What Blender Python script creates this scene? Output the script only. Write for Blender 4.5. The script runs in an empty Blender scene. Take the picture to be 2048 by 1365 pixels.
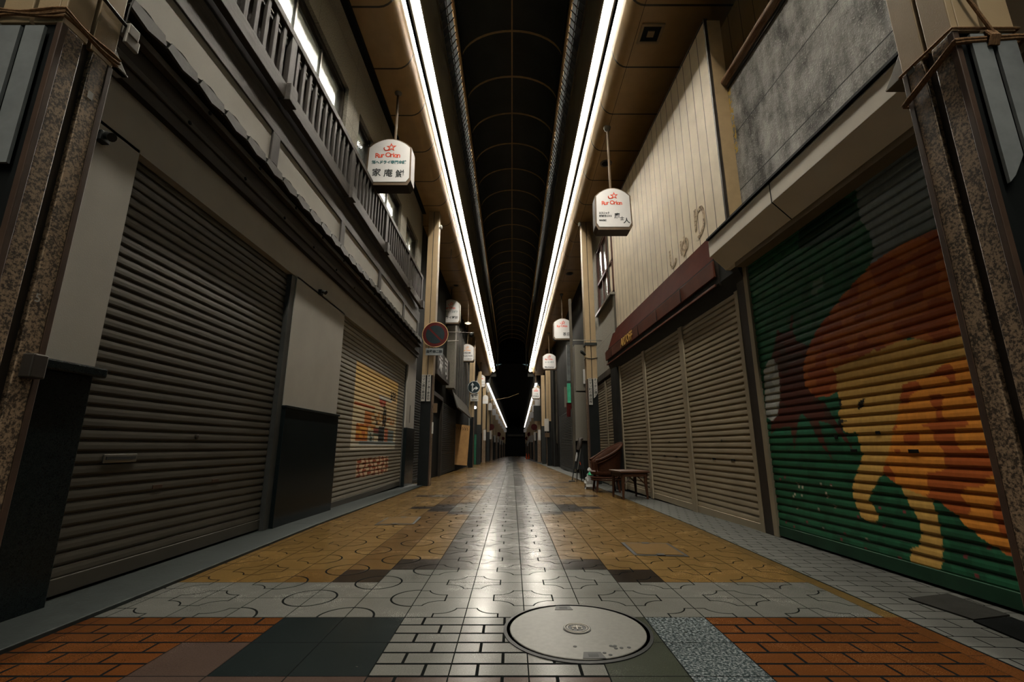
import bpy, bmesh, math, random
from mathutils import Vector, Matrix
random.seed(7)
S = bpy.context.scene
COL = S.collection
PI = math.pi

# ------------------------------------------------------------------ camera geometry (metres; the lens stands 0.8 m above the paving)
F, CX, CY, EYE = 910.0, 1024.0, 682.5, 0.8
PITCH = math.atan((893 - CY) / F)
cp, sp = math.cos(PITCH), math.sin(PITCH)
def ray(px, py):
    a = (px - CX) / F; b = -(py - CY) / F
    return (a, cp - b * sp, sp + b * cp)
def onZ(px, py, z=0.0):
    r = ray(px, py); t = (z - EYE) / r[2]; return Vector((r[0]*t, r[1]*t, z))
def onX(px, py, x):
    r = ray(px, py); t = x / r[0]; return Vector((x, r[1]*t, EYE + r[2]*t))
def onY(px, py, y):
    r = ray(px, py); t = y / r[1]; return Vector((r[0]*t, y, EYE + r[2]*t))
KR = 0.035                                   # the right hand shopfronts stand slightly askew to the street
def onR(px, py, x):
    r = ray(px, py); t = (x + KR*2.5) / (r[0] + KR*r[1]); return Vector((r[0]*t, r[1]*t, EYE + r[2]*t))
def skew(v): return (v[0] - KR*(v[1] - 2.5), v[1], v[2])
SL = 0.0136
def drop(y): return -SL * max(0.0, y - 5.0)  # the street falls gently away
def fall(v): return (v[0], v[1], v[2] + drop(v[1]))

# ------------------------------------------------------------------ node maths
class E:
    def __init__(s, nt, v): s.nt, s.v = nt, v
    def _op(s, op, *o):
        n = s.nt.nodes.new('ShaderNodeMath'); n.operation = op
        for i, q in enumerate((s,) + o):
            if isinstance(q, E): q = q.v
            if isinstance(q, (int, float)): n.inputs[i].default_value = q
            else: s.nt.links.new(q, n.inputs[i])
        return E(s.nt, n.outputs[0])
    def __add__(s, o): return s._op('ADD', o)
    __radd__ = __add__
    def __sub__(s, o): return s._op('SUBTRACT', o)
    def __rsub__(s, o): return E(s.nt, float(o))._op('SUBTRACT', s)
    def __mul__(s, o): return s._op('MULTIPLY', o)
    __rmul__ = __mul__
    def __truediv__(s, o): return s._op('DIVIDE', o)
    def floor(s): return s._op('FLOOR')
    def frac(s): return s._op('FRACT')
    def abs(s): return s._op('ABSOLUTE')
    def sqrt(s): return s._op('SQRT')
    def mod(s, k): return s - (s / k).floor() * k
    def min(s, o): return s._op('MINIMUM', o)
    def max(s, o): return s._op('MAXIMUM', o)
    def lt(s, o): return s._op('LESS_THAN', o)
    def gt(s, o): return s._op('GREATER_THAN', o)
    def is_(s, k): return (s - k).abs().lt(0.5)
    def between(s, a, b): return s.gt(a - 0.5) * s.lt(b + 0.5)
    def inv(s): return 1.0 - s
    def sel(s, a, b): return s * a + s.inv() * b
def OR(a, b): return a.max(b)
def newmat(name):
    m = bpy.data.materials.new(name); m.use_nodes = True
    nt = m.node_tree; b = nt.nodes['Principled BSDF']
    return m, nt, b
def pos(nt):
    g = nt.nodes.new('ShaderNodeNewGeometry'); sep = nt.nodes.new('ShaderNodeSeparateXYZ')
    nt.links.new(g.outputs['Position'], sep.inputs[0])
    return g.outputs['Position'], E(nt, sep.outputs[0]), E(nt, sep.outputs[1]), E(nt, sep.outputs[2])
def noise(nt, vec, scale, detail=3, rough=0.6, stretch=None):
    if stretch:
        mp = nt.nodes.new('ShaderNodeMapping'); mp.inputs['Scale'].default_value = stretch
        nt.links.new(vec, mp.inputs[0]); vec = mp.outputs[0]
    n = nt.nodes.new('ShaderNodeTexNoise'); n.inputs['Scale'].default_value = scale
    n.inputs['Detail'].default_value = detail; n.inputs['Roughness'].default_value = rough
    nt.links.new(vec, n.inputs['Vector'])
    return E(nt, n.outputs['Fac'])
def ramp(x, lo, hi): 
    n = x.nt.nodes.new('ShaderNodeMapRange'); n.inputs[1].default_value = lo; n.inputs[2].default_value = hi
    x.nt.links.new(x.v, n.inputs[0]); return E(x.nt, n.outputs[0])
def mix(nt, fac, a, b):
    n = nt.nodes.new('ShaderNodeMix'); n.data_type = 'RGBA'
    def put(v, s):
        if isinstance(v, (tuple, list)): s.default_value = (v[0], v[1], v[2], 1)
        else: nt.links.new(v, s)
    if isinstance(fac, E): nt.links.new(fac.v, n.inputs[0])
    else: n.inputs[0].default_value = fac
    put(a, n.inputs[6]); put(b, n.inputs[7]); return n.outputs[2]
def bump(nt, b, h, strength=0.3, dist=0.01):
    n = nt.nodes.new('ShaderNodeBump'); n.inputs['Strength'].default_value = strength; n.inputs['Distance'].default_value = dist
    nt.links.new(h.v, n.inputs['Height']); nt.links.new(n.outputs[0], b.inputs['Normal'])
def mk(name, col, rough=0.6, metal=0.0, var=0.25, vs=6.0, stretch=None, bmp=0.0, bs=40.0, spec=0.25, col2=None, lo=0.35, hi=0.65):
    m, nt, b = newmat(name)
    P, x, y, z = pos(nt)
    n = noise(nt, P, vs, 4, 0.62, stretch)
    c2 = col2 if col2 else tuple(max(0.0, c * (1 - var)) for c in col)
    c = mix(nt, ramp(n, lo, hi), c2, col)
    nt.links.new(c, b.inputs['Base Color'])
    b.inputs['Roughness'].default_value = rough; b.inputs['Metallic'].default_value = metal
    b.inputs['Specular IOR Level'].default_value = spec
    if bmp: bump(nt, b, noise(nt, P, bs, 3), bmp, 0.006)
    return m
def emit(name, col, k):
    m, nt, b = newmat(name)
    b.inputs['Base Color'].default_value = (.8, .8, .8, 1)
    b.inputs['Emission Color'].default_value = (*col, 1); b.inputs['Emission Strength'].default_value = k
    return m
def speckle(name, c1, c2, scale=160.0, rough=0.35, lo=.42, hi=.58, spec=.4):
    m, nt, b = newmat(name)
    P, x, y, z = pos(nt)
    n = noise(nt, P, scale, 2, 0.7); n2 = noise(nt, P, scale*.25, 3)
    c = mix(nt, ramp(n*.7 + n2*.3, lo, hi), c1, c2)
    nt.links.new(c, b.inputs['Base Color']); b.inputs['Roughness'].default_value = rough
    b.inputs['Specular IOR Level'].default_value = spec
    return m
def panelled(name, col, axes, rough=.55, line=.012, dark=.12, var=.2, bmp=0.0, col2=None, bs=60, vs=3):
    """axes: list of (axis, period, phase): thin dark joints across a panelled surface"""
    m, nt, b = newmat(name)
    P, x, y, z = pos(nt); ax = {'x': x, 'y': y, 'z': z}
    n = noise(nt, P, vs, 4)
    c = mix(nt, ramp(n, .3, .7), col2 or tuple(k*(1-var) for k in col), col)
    g = None
    for a, per, ph in axes:
        t = ((ax[a] - ph) / per).frac(); q = t.min(t.inv()) * per
        k = q.lt(line/2); g = k if g is None else OR(g, k)
    c = mix(nt, g, c, tuple(k*dark for k in col))
    nt.links.new(c, b.inputs['Base Color']); b.inputs['Roughness'].default_value = rough
    h = g.inv()*.5
    if bmp: h = h + noise(nt, P, bs, 3)*bmp
    bump(nt, b, h, .6, .01)
    return m

M = {}
def M_(k, *a, **kw): M[k] = mk(k, *a, **kw); return M[k]
M_('plaster', (.36, .342, .305), .75, var=.1, vs=2, bmp=.12, bs=120)
M_('soffit', (0.18, 0.1425, 0.095), .7, var=.2, vs=1.5)
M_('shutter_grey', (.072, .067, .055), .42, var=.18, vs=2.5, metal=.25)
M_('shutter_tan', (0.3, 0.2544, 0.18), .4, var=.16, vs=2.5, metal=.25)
M_('shutter_dark', (.035, .037, .036), .6, var=.2, spec=.15)
M_('jamb', (0.055, 0.05775, 0.055), .5, var=.3)
M_('black', (.006, .0075, .0075), .6, spec=.12)
M_('dark', (.016, .018, .017), .6, spec=.25)
M_('steel_dark', (.05, .043, .036), .45, metal=.5)
M_('wood_dark', (0.0765, 0.0675, 0.0594), .62, var=.45, vs=14, stretch=(1, .12, 1), bmp=.2)
M_('wood_slat', (0.04725, 0.04095, 0.03623), .6, var=.4, vs=14, stretch=(1, 1, .12), bmp=.2)
M_('wood_brown', (0.0231, 0.0168, 0.0126), .6, var=.35, vs=10, stretch=(1, .1, 1))
M_('roof_tile', (0.095, 0.0925, 0.085), .5, var=.35, vs=8, bmp=.2)
M_('bracket', (0.2, 0.185, 0.16), .5, metal=.3)
M_('stucco', (0.17, 0.1575, 0.13), .9, var=.35, vs=70, bmp=1.0, bs=75)
M_('concrete', (.44, .425, .39), .9, col2=(.17, .165, .15), vs=3.2, bmp=.9, bs=55, lo=.36, hi=.64)
M_('canopy', (.70, .65, .56), .6, var=.08, vs=3)
M_('canopy_under', (0.18, 0.1425, 0.0925), .65, var=.15)
M_('awning', (.11, .030, .014), .6, var=.35, vs=4)
M_('awning_upper', (.050, .011, .006), .75, var=.35, vs=4, spec=.02)
M_('gold', (.62, .36, .09), .5, var=.3, vs=30)
M_('beige_metal', (0.312, 0.2275, 0.13), .5, var=.12, vs=3, bmp=.1, bs=150)
M_('pipe_rust', (.16, .075, .03), .7, col2=(.33, .24, .17), vs=9, stretch=(1, .3, 1), bmp=.4)
M_('sill', (.016, .021, .020), .55, var=.35, vs=12, bmp=.2)
M_('brown_trim', (0.06, 0.035, 0.0225), .5, var=.3)
M_('sign_white', (.52, .515, .51), .35, var=.05)
M_('sign_side', (0.09, 0.0555, 0.027), .5, var=.3)
M_('sign_bottom', (.03, .022, .016), .6)
M_('red_ink', (.62, .06, .015), .5)
M_('orange_ink', (.72, .28, .03), .5)
M_('teal_ink', (.045, .13, .14), .5)
M_('black_ink', (.012, .016, .018), .5)
M_('rope', (.21, .11, .045), .85, var=.5, vs=90, bmp=.5, bs=200)
M_('cable', (.02, .017, .014), .5)
M_('paper', (0.372, 0.36, 0.33), .7, var=.12)
M_('board_grey', (0.17, 0.185, 0.185), .7, var=.3, vs=6)
M_('iron', (.007, .008, .008), .5, spec=.12)
M_('iron_cover', (.075, .074, .067), .38, var=.15, vs=40, spec=.06)
M_('hatch', (.066, .039, .0125), .7, var=.15, vs=20, spec=.02)
M_('rattan', (.040, .014, .006), .65, spec=.1, var=.5, vs=40, bmp=.5, bs=90)
M_('wood_table', (.05, .020, .009), .45, var=.4, vs=10, stretch=(.2, 1, 1))
M_('bag', (0.2808, 0.2808, 0.2736), .35, var=.12, vs=9, bmp=.7, bs=18)
M_('bag_print', (.02, .30, .14), .4)
M_('cardboard', (0.312, 0.174, 0.066), .8, var=.2, vs=5)
M_('sign_red', (.060, .007, .006), .5, spec=.1)
M_('sign_blue', (.010, .019, .022), .5, spec=.1)
M_('arrow_grey', (.50, .53, .54), .5)
M_('cone', (.60, .075, .012), .6)
M_('green_paint', (.03, .16, .09), .6)
M_('green_dark', (.012, .05, .026), .5, var=.3)
M_('rail_black', (.003, .0025, .002), .9, spec=0)
M_('sign_green', (.06, .42, .25), .5)
M_('vault', (.050, .058, .058), .55, var=.3, vs=1.2)
M_('rib', (.60, .40, .19), .5, var=.2)
M_('grille', (.13, .115, .085), .5, var=.2)
M_('vpanel', (.30, .28, .22), .6, var=.2, vs=1.5)
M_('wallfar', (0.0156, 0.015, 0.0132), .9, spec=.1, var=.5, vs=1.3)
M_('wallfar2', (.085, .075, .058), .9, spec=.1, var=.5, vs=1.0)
M_('mat_grey', (.022, .022, .020), .95, spec=.03, bmp=.4, bs=200)
M_('mat_black', (.004, .0045, .0045), .95, spec=.03, bmp=.4, bs=200)
M_('alu', (0.312, 0.312, 0.3), .3, metal=.8)
M_('window_red', (0.078, 0.03, 0.021), .5)
M['granite'] = speckle('granite', (.032, .022, .014), (.29, .205, .13), 95, .42)
M['granite_dark'] = speckle('granite_dark', (.004, .007, .0075), (.011, .015, .016), 220, .22, spec=.15)
M['granite_bluegrey'] = speckle('granite_bluegrey', (.045, .065, .07), (.3, .33, .34), 100, .5)
M['ceiling'] = panelled('ceiling', (.42, .275, .12), [('y', 1.06, 5.17)], rough=.5, line=.032, dark=.06)
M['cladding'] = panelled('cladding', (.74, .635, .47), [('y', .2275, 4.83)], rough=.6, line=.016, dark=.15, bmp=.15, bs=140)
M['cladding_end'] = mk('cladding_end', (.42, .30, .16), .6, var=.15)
M['concrete_joints'] = None
M['fluoro'] = emit('fluoro', (1.0, .93, .80), 190.0)
M['fluoro_slim'] = emit('fluoro_slim', (1.0, .93, .80), 30.0)
M['fluoro_far'] = emit('fluoro_far', (1.0, .93, .86), 9.0)
M['bulb'] = emit('bulb', (1.0, .86, .70), 12.0)
M['downlight'] = emit('downlight', (1.0, .80, .55), 2.0)

def conc():
    m, nt, b = newmat('concrete_wall')
    P, x, y, z = pos(nt)
    n = noise(nt, P, 2.6, 6, .7); f = noise(nt, P, 55, 4, .7); st = noise(nt, P, 7, 4, .6, (1, 1, .25))
    c = mix(nt, ramp(n*.6 + st*.4, .40, .62), (.07, .068, .062), (.40, .39, .365))
    c = mix(nt, ramp(f, .58, .70), c, (.55, .53, .49))
    j = OR((z - 3.72).abs().lt(.006), (z - 4.44).abs().lt(.006))
    c = mix(nt, j, c, (.02, .02, .02))
    yl = noise(nt, P, 25, 3)
    edge = (y - 4.76).abs().lt(.035) * z.between(4.7, 4.75) * yl.gt(.5)
    c = mix(nt, edge, c, (.5, .33, .06))
    nt.links.new(c, b.inputs['Base Color']); b.inputs['Roughness'].default_value = .9
    bump(nt, b, f*.6 + n + st*.5 - j*.6, .9, .02)
    return m
M['concrete_wall'] = conc()

def glass_frosted(name, col, rough):
    m, nt, b = newmat(name)
    P, x, y, z = pos(nt)
    b.inputs['Base Color'].default_value = (*col, 1); b.inputs['Roughness'].default_value = rough
    b.inputs['Specular IOR Level'].default_value = 1.0; b.inputs['Coat Weight'].default_value = .6; b.inputs['Coat Roughness'].default_value = rough*.7; b.inputs['Metallic'].default_value = .5
    bump(nt, b, noise(nt, P, 70, 2), .25, .004)
    return m
M['frosted'] = glass_frosted('frosted_glass', (.36, .41, .41), .2)

def floor_mat():
    m, nt, b = newmat('paving')
    P, X, Y, Z = pos(nt)
    T = .2875
    fx = (X - .06) / T; fy = (Y - 2.425) / T
    c = fx.floor(); r = fy.floor(); u = fx - c; v = fy - r
    par = (c + r).mod(2.0)
    eu = u.min(u.inv()); ev = v.min(v.inv())
    seam = eu.min(ev).lt(.0085)
    uu = par.sel(u, u.inv())
    far = (uu + v).gt(1.0)
    a = far.sel(uu.inv(), uu); q = far.sel(v.inv(), v)
    ad = a - .5; qd = q - .5
    rc = (ad*ad + qd*qd).sqrt()
    dz = (a - .55).max(q - .43).max(.33 - rc).abs()
    ro = (a*a + q*q).sqrt()
    dc = (ro - .47).abs()
    circ = c.between(-5, -3)
    motif = circ.sel(dc.lt(.019), dz.lt(.0135))
    # bricks
    v3 = v * 3.0; r3 = v3.floor(); w3 = v3 - r3
    hl = (w3.min(w3.inv()) / 3.0).lt(.024)
    bp = (c + r3 + r).mod(2.0)
    jf = bp.sel(.35, .67)
    vl = (u - jf).abs().lt(.021)
    brickg = OR(OR(hl, vl), seam)
    s = (c + 1.0).abs()
    fore = r.lt(-.5)
    grout = OR(seam, motif)
    # repeating diamonds of light and dark tiles
    rr = r - 14.0; qb = (rr - ((rr / 13.0) + .5).floor() * 13.0).abs(); on = r.gt(7.5)
    rr2 = r - 20.0; qb2 = (rr2 - ((rr2 / 13.0) + .5).floor() * 13.0).abs()
    white = OR(OR(s.lt(2.5) * qb.lt(1.5) * on, s.is_(4) * qb2.lt(.5) * on), OR(r.between(0, 1), r.is_(2) * s.lt(2.5)))
    darkt = OR(OR(s.is_(2) * qb.is_(2), s.is_(3) * qb.lt(1.5)), OR(s.is_(4) * qb.lt(.5), OR(s.is_(3), s.is_(5)) * qb2.lt(.5))) * on
    darkt = OR(darkt, OR(r.is_(2) * s.is_(3), r.is_(3) * s.is_(2)))
    n1 = noise(nt, P, 190, 3, .8); n2 = noise(nt, P, 2.3, 4); n3 = noise(nt, P, 600, 1)
    WH = (.086, .086, .077); GD = (.028, .025, .020); YE = (.105, .062, .019); BR = (.072, .039, .011); DK = (.010, .0065, .004)
    col = mix(nt, s.lt(.5), YE, (.09, .089, .08))
    col = mix(nt, s.is_(1), col, GD)
    left = OR(c.is_(-4), c.is_(-5) * r.is_(2))
    col = mix(nt, left * r.gt(1.5), col, BR)
    col = mix(nt, white, col, WH)
    col = mix(nt, darkt, col, DK)
    tilevar = noise(nt, E_floorvec(nt, c, r), 7.3, 0)
    # brick field nearest the lens
    ORG = (.066, .023, .0065); SLT = (.008, .011, .011)
    cf = mix(nt, c.between(-2, 0), ORG, WH)
    cf = mix(nt, c.between(-4, -3), cf, SLT)
    cf = mix(nt, c.is_(1), cf, (.024, .027, .020))
    cf = mix(nt, c.is_(2), cf, mix(nt, ramp(noise(nt, P, 85, 3, .7), .46, .62), (.02, .028, .03), (.15, .165, .168)))
    cf = mix(nt, OR(c.is_(-5) * r.lt(-1.5), r.lt(-2.5) * c.between(-4, 0)), cf, (.045, .03, .024))
    gf = OR(OR(c.between(-2, 0), OR(c.gt(2.5), c.lt(-4.5) * (c.is_(-5) * r.lt(-1.5)).inv())) * brickg, seam)
    col = mix(nt, fore, col, cf)
    gr = fore.sel(gf, grout)
    # yellow kerb course and the small grey setts along the right hand shops
    strip = X.gt(1.785) * X.lt(1.868)
    sett = X.gt(1.868)
    ca, sa = math.cos(.06), math.sin(.06)
    sx = (X*ca - Y*sa); sy = (X*sa + Y*ca)
    row = (sy / .105).floor(); sv = sy / .105 - row
    off = (row * .37).frac() * .2
    su0 = (sx + off) / .2; su = su0 - su0.floor()
    sg = OR((sv.min(sv.inv()) * .105).lt(.0035), (su.min(su.inv()) * .2).lt(.0035))
    edge = (X - 1.868).abs().lt(.006)
    col = mix(nt, strip, col, mix(nt, fore, (.08, .05, .017), (.07, .026, .008)))
    col = mix(nt, sett, col, (.085, .087, .080))
    gr = sett.sel(sg, strip.sel(((Y/.2875).frac()*.2875).lt(.003), gr))
    gr = OR(gr, edge)
    tv = ramp(n2, .25, .75) * .22 + ramp(n1, .3, .7) * .3 + tilevar * .22 + .28
    mul = nt.nodes.new('ShaderNodeMix'); mul.data_type = 'RGBA'; mul.blend_type = 'MULTIPLY'; mul.inputs[0].default_value = 1
    nt.links.new(col, mul.inputs[6])
    cmb = nt.nodes.new('ShaderNodeCombineColor')
    for i in range(3): nt.links.new(tv.v, cmb.inputs[i])
    nt.links.new(cmb.outputs[0], mul.inputs[7])
    dirt = noise(nt, P, 9, 5, .7)
    spot = ramp(noise(nt, P, 34, 2), .74, .80) * ramp(dirt, .5, .6)
    c2 = mix(nt, spot * .8, mul.outputs[2], (.05, .045, .04))
    c3 = mix(nt, gr, c2, (.004, .0045, .0045))
    nt.links.new(c3, b.inputs['Base Color'])
    ro_ = ramp(n1, .2, .8) * .08 + ramp(n2, .3, .7) * .08 + gr * .4 + .165 + sett * .3
    nt.links.new(ro_.v, b.inputs['Roughness'])
    sp = gr.inv() * (fore * -.022 + .046)
    nt.links.new(sp.v, b.inputs['Specular IOR Level'])
    bump(nt, b, gr.inv() * .6 + tilevar*.12, .3, .005)
    return m
def E_floorvec(nt, c, r):
    cb = nt.nodes.new('ShaderNodeCombineXYZ'); nt.links.new(c.v, cb.inputs[0]); nt.links.new(r.v, cb.inputs[1]); return cb.outputs[0]
M['floor'] = floor_mat()

def painted(name, rough=.45):
    m, nt, b = newmat(name)
    a = nt.nodes.new('ShaderNodeVertexColor'); a.layer_name = 'paint'
    P, x, y, z = pos(nt); n = noise(nt, P, 30, 4, .7, (1, 1, .4))
    mul = nt.nodes.new('ShaderNodeMix'); mul.data_type = 'RGBA'; mul.blend_type = 'MULTIPLY'; mul.inputs[0].default_value = 1
    t = ramp(n, .3, .7) * .2 + .72
    cb = nt.nodes.new('ShaderNodeCombineColor')
    for i in range(3): nt.links.new(t.v, cb.inputs[i])
    nt.links.new(a.outputs[0], mul.inputs[6]); nt.links.new(cb.outputs[0], mul.inputs[7])
    nt.links.new(mul.outputs[2], b.inputs['Base Color']); b.inputs['Roughness'].default_value = rough
    b.inputs['Metallic'].default_value = .0; b.inputs['Specular IOR Level'].default_value = .2
    return m
M['painted'] = painted('painted_shutter')

# ------------------------------------------------------------------ mesh building
class MB:
    def __init__(s, f=None): s.v, s.f, s.m, s.fn = [], [], [], f
    def add(s, vs, fs, m=0):
        k = len(s.v); s.v += [tuple(q) for q in vs]
        for q in fs: s.f.append([i + k for i in q]); s.m.append(m)
        return s
    def box(s, x0, x1, y0, y1, z0, z1, m=0):
        vs = [(x, y, z) for x in (x0, x1) for y in (y0, y1) for z in (z0, z1)]
        return s.add(vs, [(0,1,3,2), (4,6,7,5), (0,4,5,1), (2,3,7,6), (0,2,6,4), (1,5,7,3)], m)
    def hexa(s, p, m=0): return s.add(p, [(0,1,2,3), (7,6,5,4), (0,4,5,1), (1,5,6,2), (2,6,7,3), (3,7,4,0)], m)
    def prism(s, poly, axis, a0, a1, m=0):
        def pt(p, a): return {'x': (a, p[0], p[1]), 'y': (p[0], a, p[1]), 'z': (p[0], p[1], a)}[axis]
        n = len(poly)
        vs = [pt(p, a0) for p in poly] + [pt(p, a1) for p in poly]
        return s.add(vs, [list(range(n)), list(range(2*n-1, n-1, -1))] + [(i, (i+1) % n, n + (i+1) % n, n + i) for i in range(n)], m)
    def sheet(s, prof, axis, stations, m=0):
        """open profile swept along an axis through several stations"""
        def pt(p, a): return {'x': (a, p[0], p[1]), 'y': (p[0], a, p[1]), 'z': (p[0], p[1], a)}[axis]
        n = len(prof); vs = [pt(p, a) for a in stations for p in prof]
        return s.add(vs, [(j*n+i, j*n+i+1, (j+1)*n+i+1, (j+1)*n+i) for j in range(len(stations)-1) for i in range(n-1)], m)
    def tube(s, pts, r, n=8, closed=False, m=0):
        pts = [Vector(p) for p in pts]; L = len(pts); rings = []
        up = None
        for i, p in enumerate(pts):
            t = (pts[(i+1) % L] - pts[i-1]) if closed else (pts[min(i+1, L-1)] - pts[max(i-1, 0)])
            t.normalize()
            if up is None: up = Vector((0, 0, 1)) if abs(t.z) < .9 else Vector((1, 0, 0))
            a = t.cross(up); a.normalize(); bb = a.cross(t); up = bb
            rr = r[i] if isinstance(r, (list, tuple)) else r
            rings.append([p + a*math.cos(2*PI*k/n)*rr + bb*math.sin(2*PI*k/n)*rr for k in range(n)])
        vs = [q for g in rings for q in g]; fs = []
        for j in range(L if closed else L-1):
            j2 = (j+1) % L
            for k in range(n): fs.append((j*n+k, j*n+(k+1) % n, j2*n+(k+1) % n, j2*n+k))
        if not closed: fs += [list(range(n-1, -1, -1)), [(L-1)*n+k for k in range(n)]]
        return s.add(vs, fs, m)
    def bar(s, p, q, r, n=8, m=0): return s.tube([p, q], r, n, False, m)
    def lathe(s, prof, c, n=24, axis='z', m=0):
        vs = []
        for (r, h) in prof:
            for k in range(n):
                a = 2*PI*k/n; x, y = r*math.cos(a), r*math.sin(a)
                vs.append({'z': (c[0]+x, c[1]+y, c[2]+h), 'y': (c[0]+x, c[1]+h, c[2]+y), 'x': (c[0]+h, c[1]+x, c[2]+y)}[axis])
        L = len(prof)
        fs = [(j*n+k, j*n+(k+1) % n, (j+1)*n+(k+1) % n, (j+1)*n+k) for j in range(L-1) for k in range(n)]
        fs += [list(range(n-1, -1, -1)), [(L-1)*n+k for k in range(n)]]
        return s.add(vs, fs, m)
    def build(s, name, mats, parent=None, smooth=False, bevel=0.0):
        vs = [Vector(s.fn(v)) if s.fn else Vector(v) for v in s.v]
        o0 = Vector((0, 0, 0))
        if parent is not None:
            p = parent
            while p is not None: o0 += p.location; p = p.parent
        elif vs:
            o0 = Vector(((min(v.x for v in vs)+max(v.x for v in vs))/2, (min(v.y for v in vs)+max(v.y for v in vs))/2, min(v.z for v in vs)))
        me = bpy.data.meshes.new(name); me.from_pydata([v - o0 for v in vs], [], s.f)
        mats = mats if isinstance(mats, (list, tuple)) else [mats]
        for q in mats: me.materials.append(M[q] if isinstance(q, str) else q)
        me.polygons.foreach_set('material_index', s.m)
        bm = bmesh.new(); bm.from_mesh(me); bmesh.ops.recalc_face_normals(bm, faces=bm.faces); bm.to_mesh(me); bm.free()
        if smooth:
            me.polygons.foreach_set('use_smooth', [True]*len(me.polygons))
            try: me.set_sharp_from_angle(angle=math.radians(40))
            except Exception: pass
        o = bpy.data.objects.new(name, me); COL.objects.link(o)
        if parent is None: o.location = o0
        else: o.parent = parent
        if bevel:
            md = o.modifiers.new('bevel', 'BEVEL'); md.width = bevel; md.segments = 2; md.limit_method = 'ANGLE'
        return o
def tag(o, label, cat, group=None, kind=None):
    o['label'] = label; o['category'] = cat
    if group: o['group'] = group
    if kind: o['kind'] = kind
    return o
def thing(name, label, cat, loc, group=None, kind=None):
    o = bpy.data.objects.new(name, None); COL.objects.link(o); o.location = loc; o.empty_display_size = .1
    return tag(o, label, cat, group, kind)
def struct(o, label, cat='wall'): return tag(o, label, cat, None, 'structure')
def dup(root, loc, label=None, group=None):
    r = root.copy(); COL.objects.link(r); r.location = loc
    if label: r['label'] = label
    if group: r['group'] = group
    for ch in list(root.children):
        k = ch.copy(); COL.objects.link(k); k.parent = r
        for g in ch.children:
            d = g.copy(); COL.objects.link(d); d.parent = k
    return r
def text(s, size, mat, parent, name, p, face='-y', bold=0.0, sx=1.0, depth=.004, align='CENTER', shear=0.0, yaw=0.0):
    cu = bpy.data.curves.new('t', 'FONT'); cu.body = s; cu.size = size; cu.align_x = align; cu.align_y = 'CENTER'
    cu.extrude = depth/2; cu.offset = bold; cu.shear = shear; cu.resolution_u = 3
    to = bpy.data.objects.new('t', cu); COL.objects.link(to)
    bpy.context.view_layer.update()
    me = bpy.data.meshes.new_from_object(to.evaluated_get(bpy.context.evaluated_depsgraph_get()))
    bpy.data.objects.remove(to); bpy.data.curves.remove(cu)
    R = {'-y': Matrix.Rotation(PI/2, 4, 'X'), '-x': Matrix.Rotation(-PI/2, 4, 'Z') @ Matrix.Rotation(PI/2, 4, 'X'),
         '+x': Matrix.Rotation(PI/2, 4, 'Z') @ Matrix.Rotation(PI/2, 4, 'X'), '+z': Matrix.Identity(4)}[face]
    o0 = Vector((0, 0, 0)); q = parent
    while q is not None: o0 += q.location; q = q.parent
    me.transform(Matrix.Translation(Vector(p) - o0) @ Matrix.Rotation(yaw, 4, 'Z') @ R @ Matrix.Diagonal((sx, 1, 1, 1)))
    me.materials.clear(); me.materials.append(M[mat]); me.name = name
    o = bpy.data.objects.new(name, me); COL.objects.link(o); o.parent = parent
    return o

# ================================================================== SETTING
mb = MB()
ys = [-6, 5, 12, 20, 30, 45, 60, 80, 104]
mb.sheet([(-3.6, 0), (4.2, 0)], 'y', ys)
for i, v in enumerate(mb.v): mb.v[i] = (v[0], v[1], drop(v[1]))
n0 = len(mb.v)
mb.sheet([(-3.6, -.25), (4.2, -.25)], 'y', ys)
for i in range(n0, len(mb.v)): v = mb.v[i]; mb.v[i] = (v[0], v[1], drop(v[1]) - .25)
struct(mb.build('floor', 'floor'), 'patterned tile paving of the shopping street', 'floor')

# side ceilings, coves, lamp troughs and upright panels
def ceil_profile(s):
    p = [(3.4, 6.85), (1.87, 6.85)]
    for k in range(1, 7):
        a = k/6*PI/2*.98; p.append((1.87 - .22*math.sin(a), 6.85 + .34*(1 - math.cos(a))))
    p += [(1.645, 7.47), (1.36, 7.47), (1.355, 7.17), (1.325, 7.17), (1.325, 8.40)]
    return [(s*x, z) for x, z in p]
def yfall(mb): mb.fn = fall; return mb
ST = [-6, 5, 10, 16, 24, 32, 37]
for s, side in ((-1, 'left'), (1, 'right')):
    q = yfall(MB()); q.sheet(ceil_profile(s)[:8], 'y', ST)
    o = q.build('ceiling', 'ceiling', smooth=True); struct(o, 'beige panelled ceiling with rolled edge over the %s shopfronts' % side, 'ceiling')
    md = o.modifiers.new('thick', 'SOLIDIFY'); md.thickness = .03; md.offset = 1 if s < 0 else -1
    q = yfall(MB()); q.sheet(ceil_profile(s)[7:11], 'y', ST); q.sheet(ceil_profile(s)[9:], 'y', ST, 1)
    o = q.build('trim_1' if s < 0 else 'trim_2', ['bracket', 'vpanel']); struct(o, 'lamp trough and upright grey panel above the %s row of lamps' % side, 'ceiling')
    q = yfall(MB()); q.box(*sorted((s*1.537, s*1.578)), -6, 37, 7.345, 7.46)
    o = q.build('trim_3' if s < 0 else 'trim_4', 'rail_black'); struct(o, 'thin rail between the lamps in the %s trough' % side, 'trim')

q = yfall(MB())
for a, b in zip(ST[:4], ST[1:4]): q.box(-1.872, -1.866, a, min(b, 37), 6.847, 6.853); q.box(1.866, 1.872, a, min(b, 37), 6.847, 6.853)
struct(q.build('trim_30', 'black'), 'dark joints where the ceiling panels meet the rolled edge', 'trim')
q = MB(); q.box(-2.352, -2.25, 1.2, 11.0, 6.74, 6.84); struct(q.build('trim_31', 'black'), 'black strip standing in for the shadow gap along the top of the left stucco wall', 'trim')  # shadow line under the ceiling put in as a black strip
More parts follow.
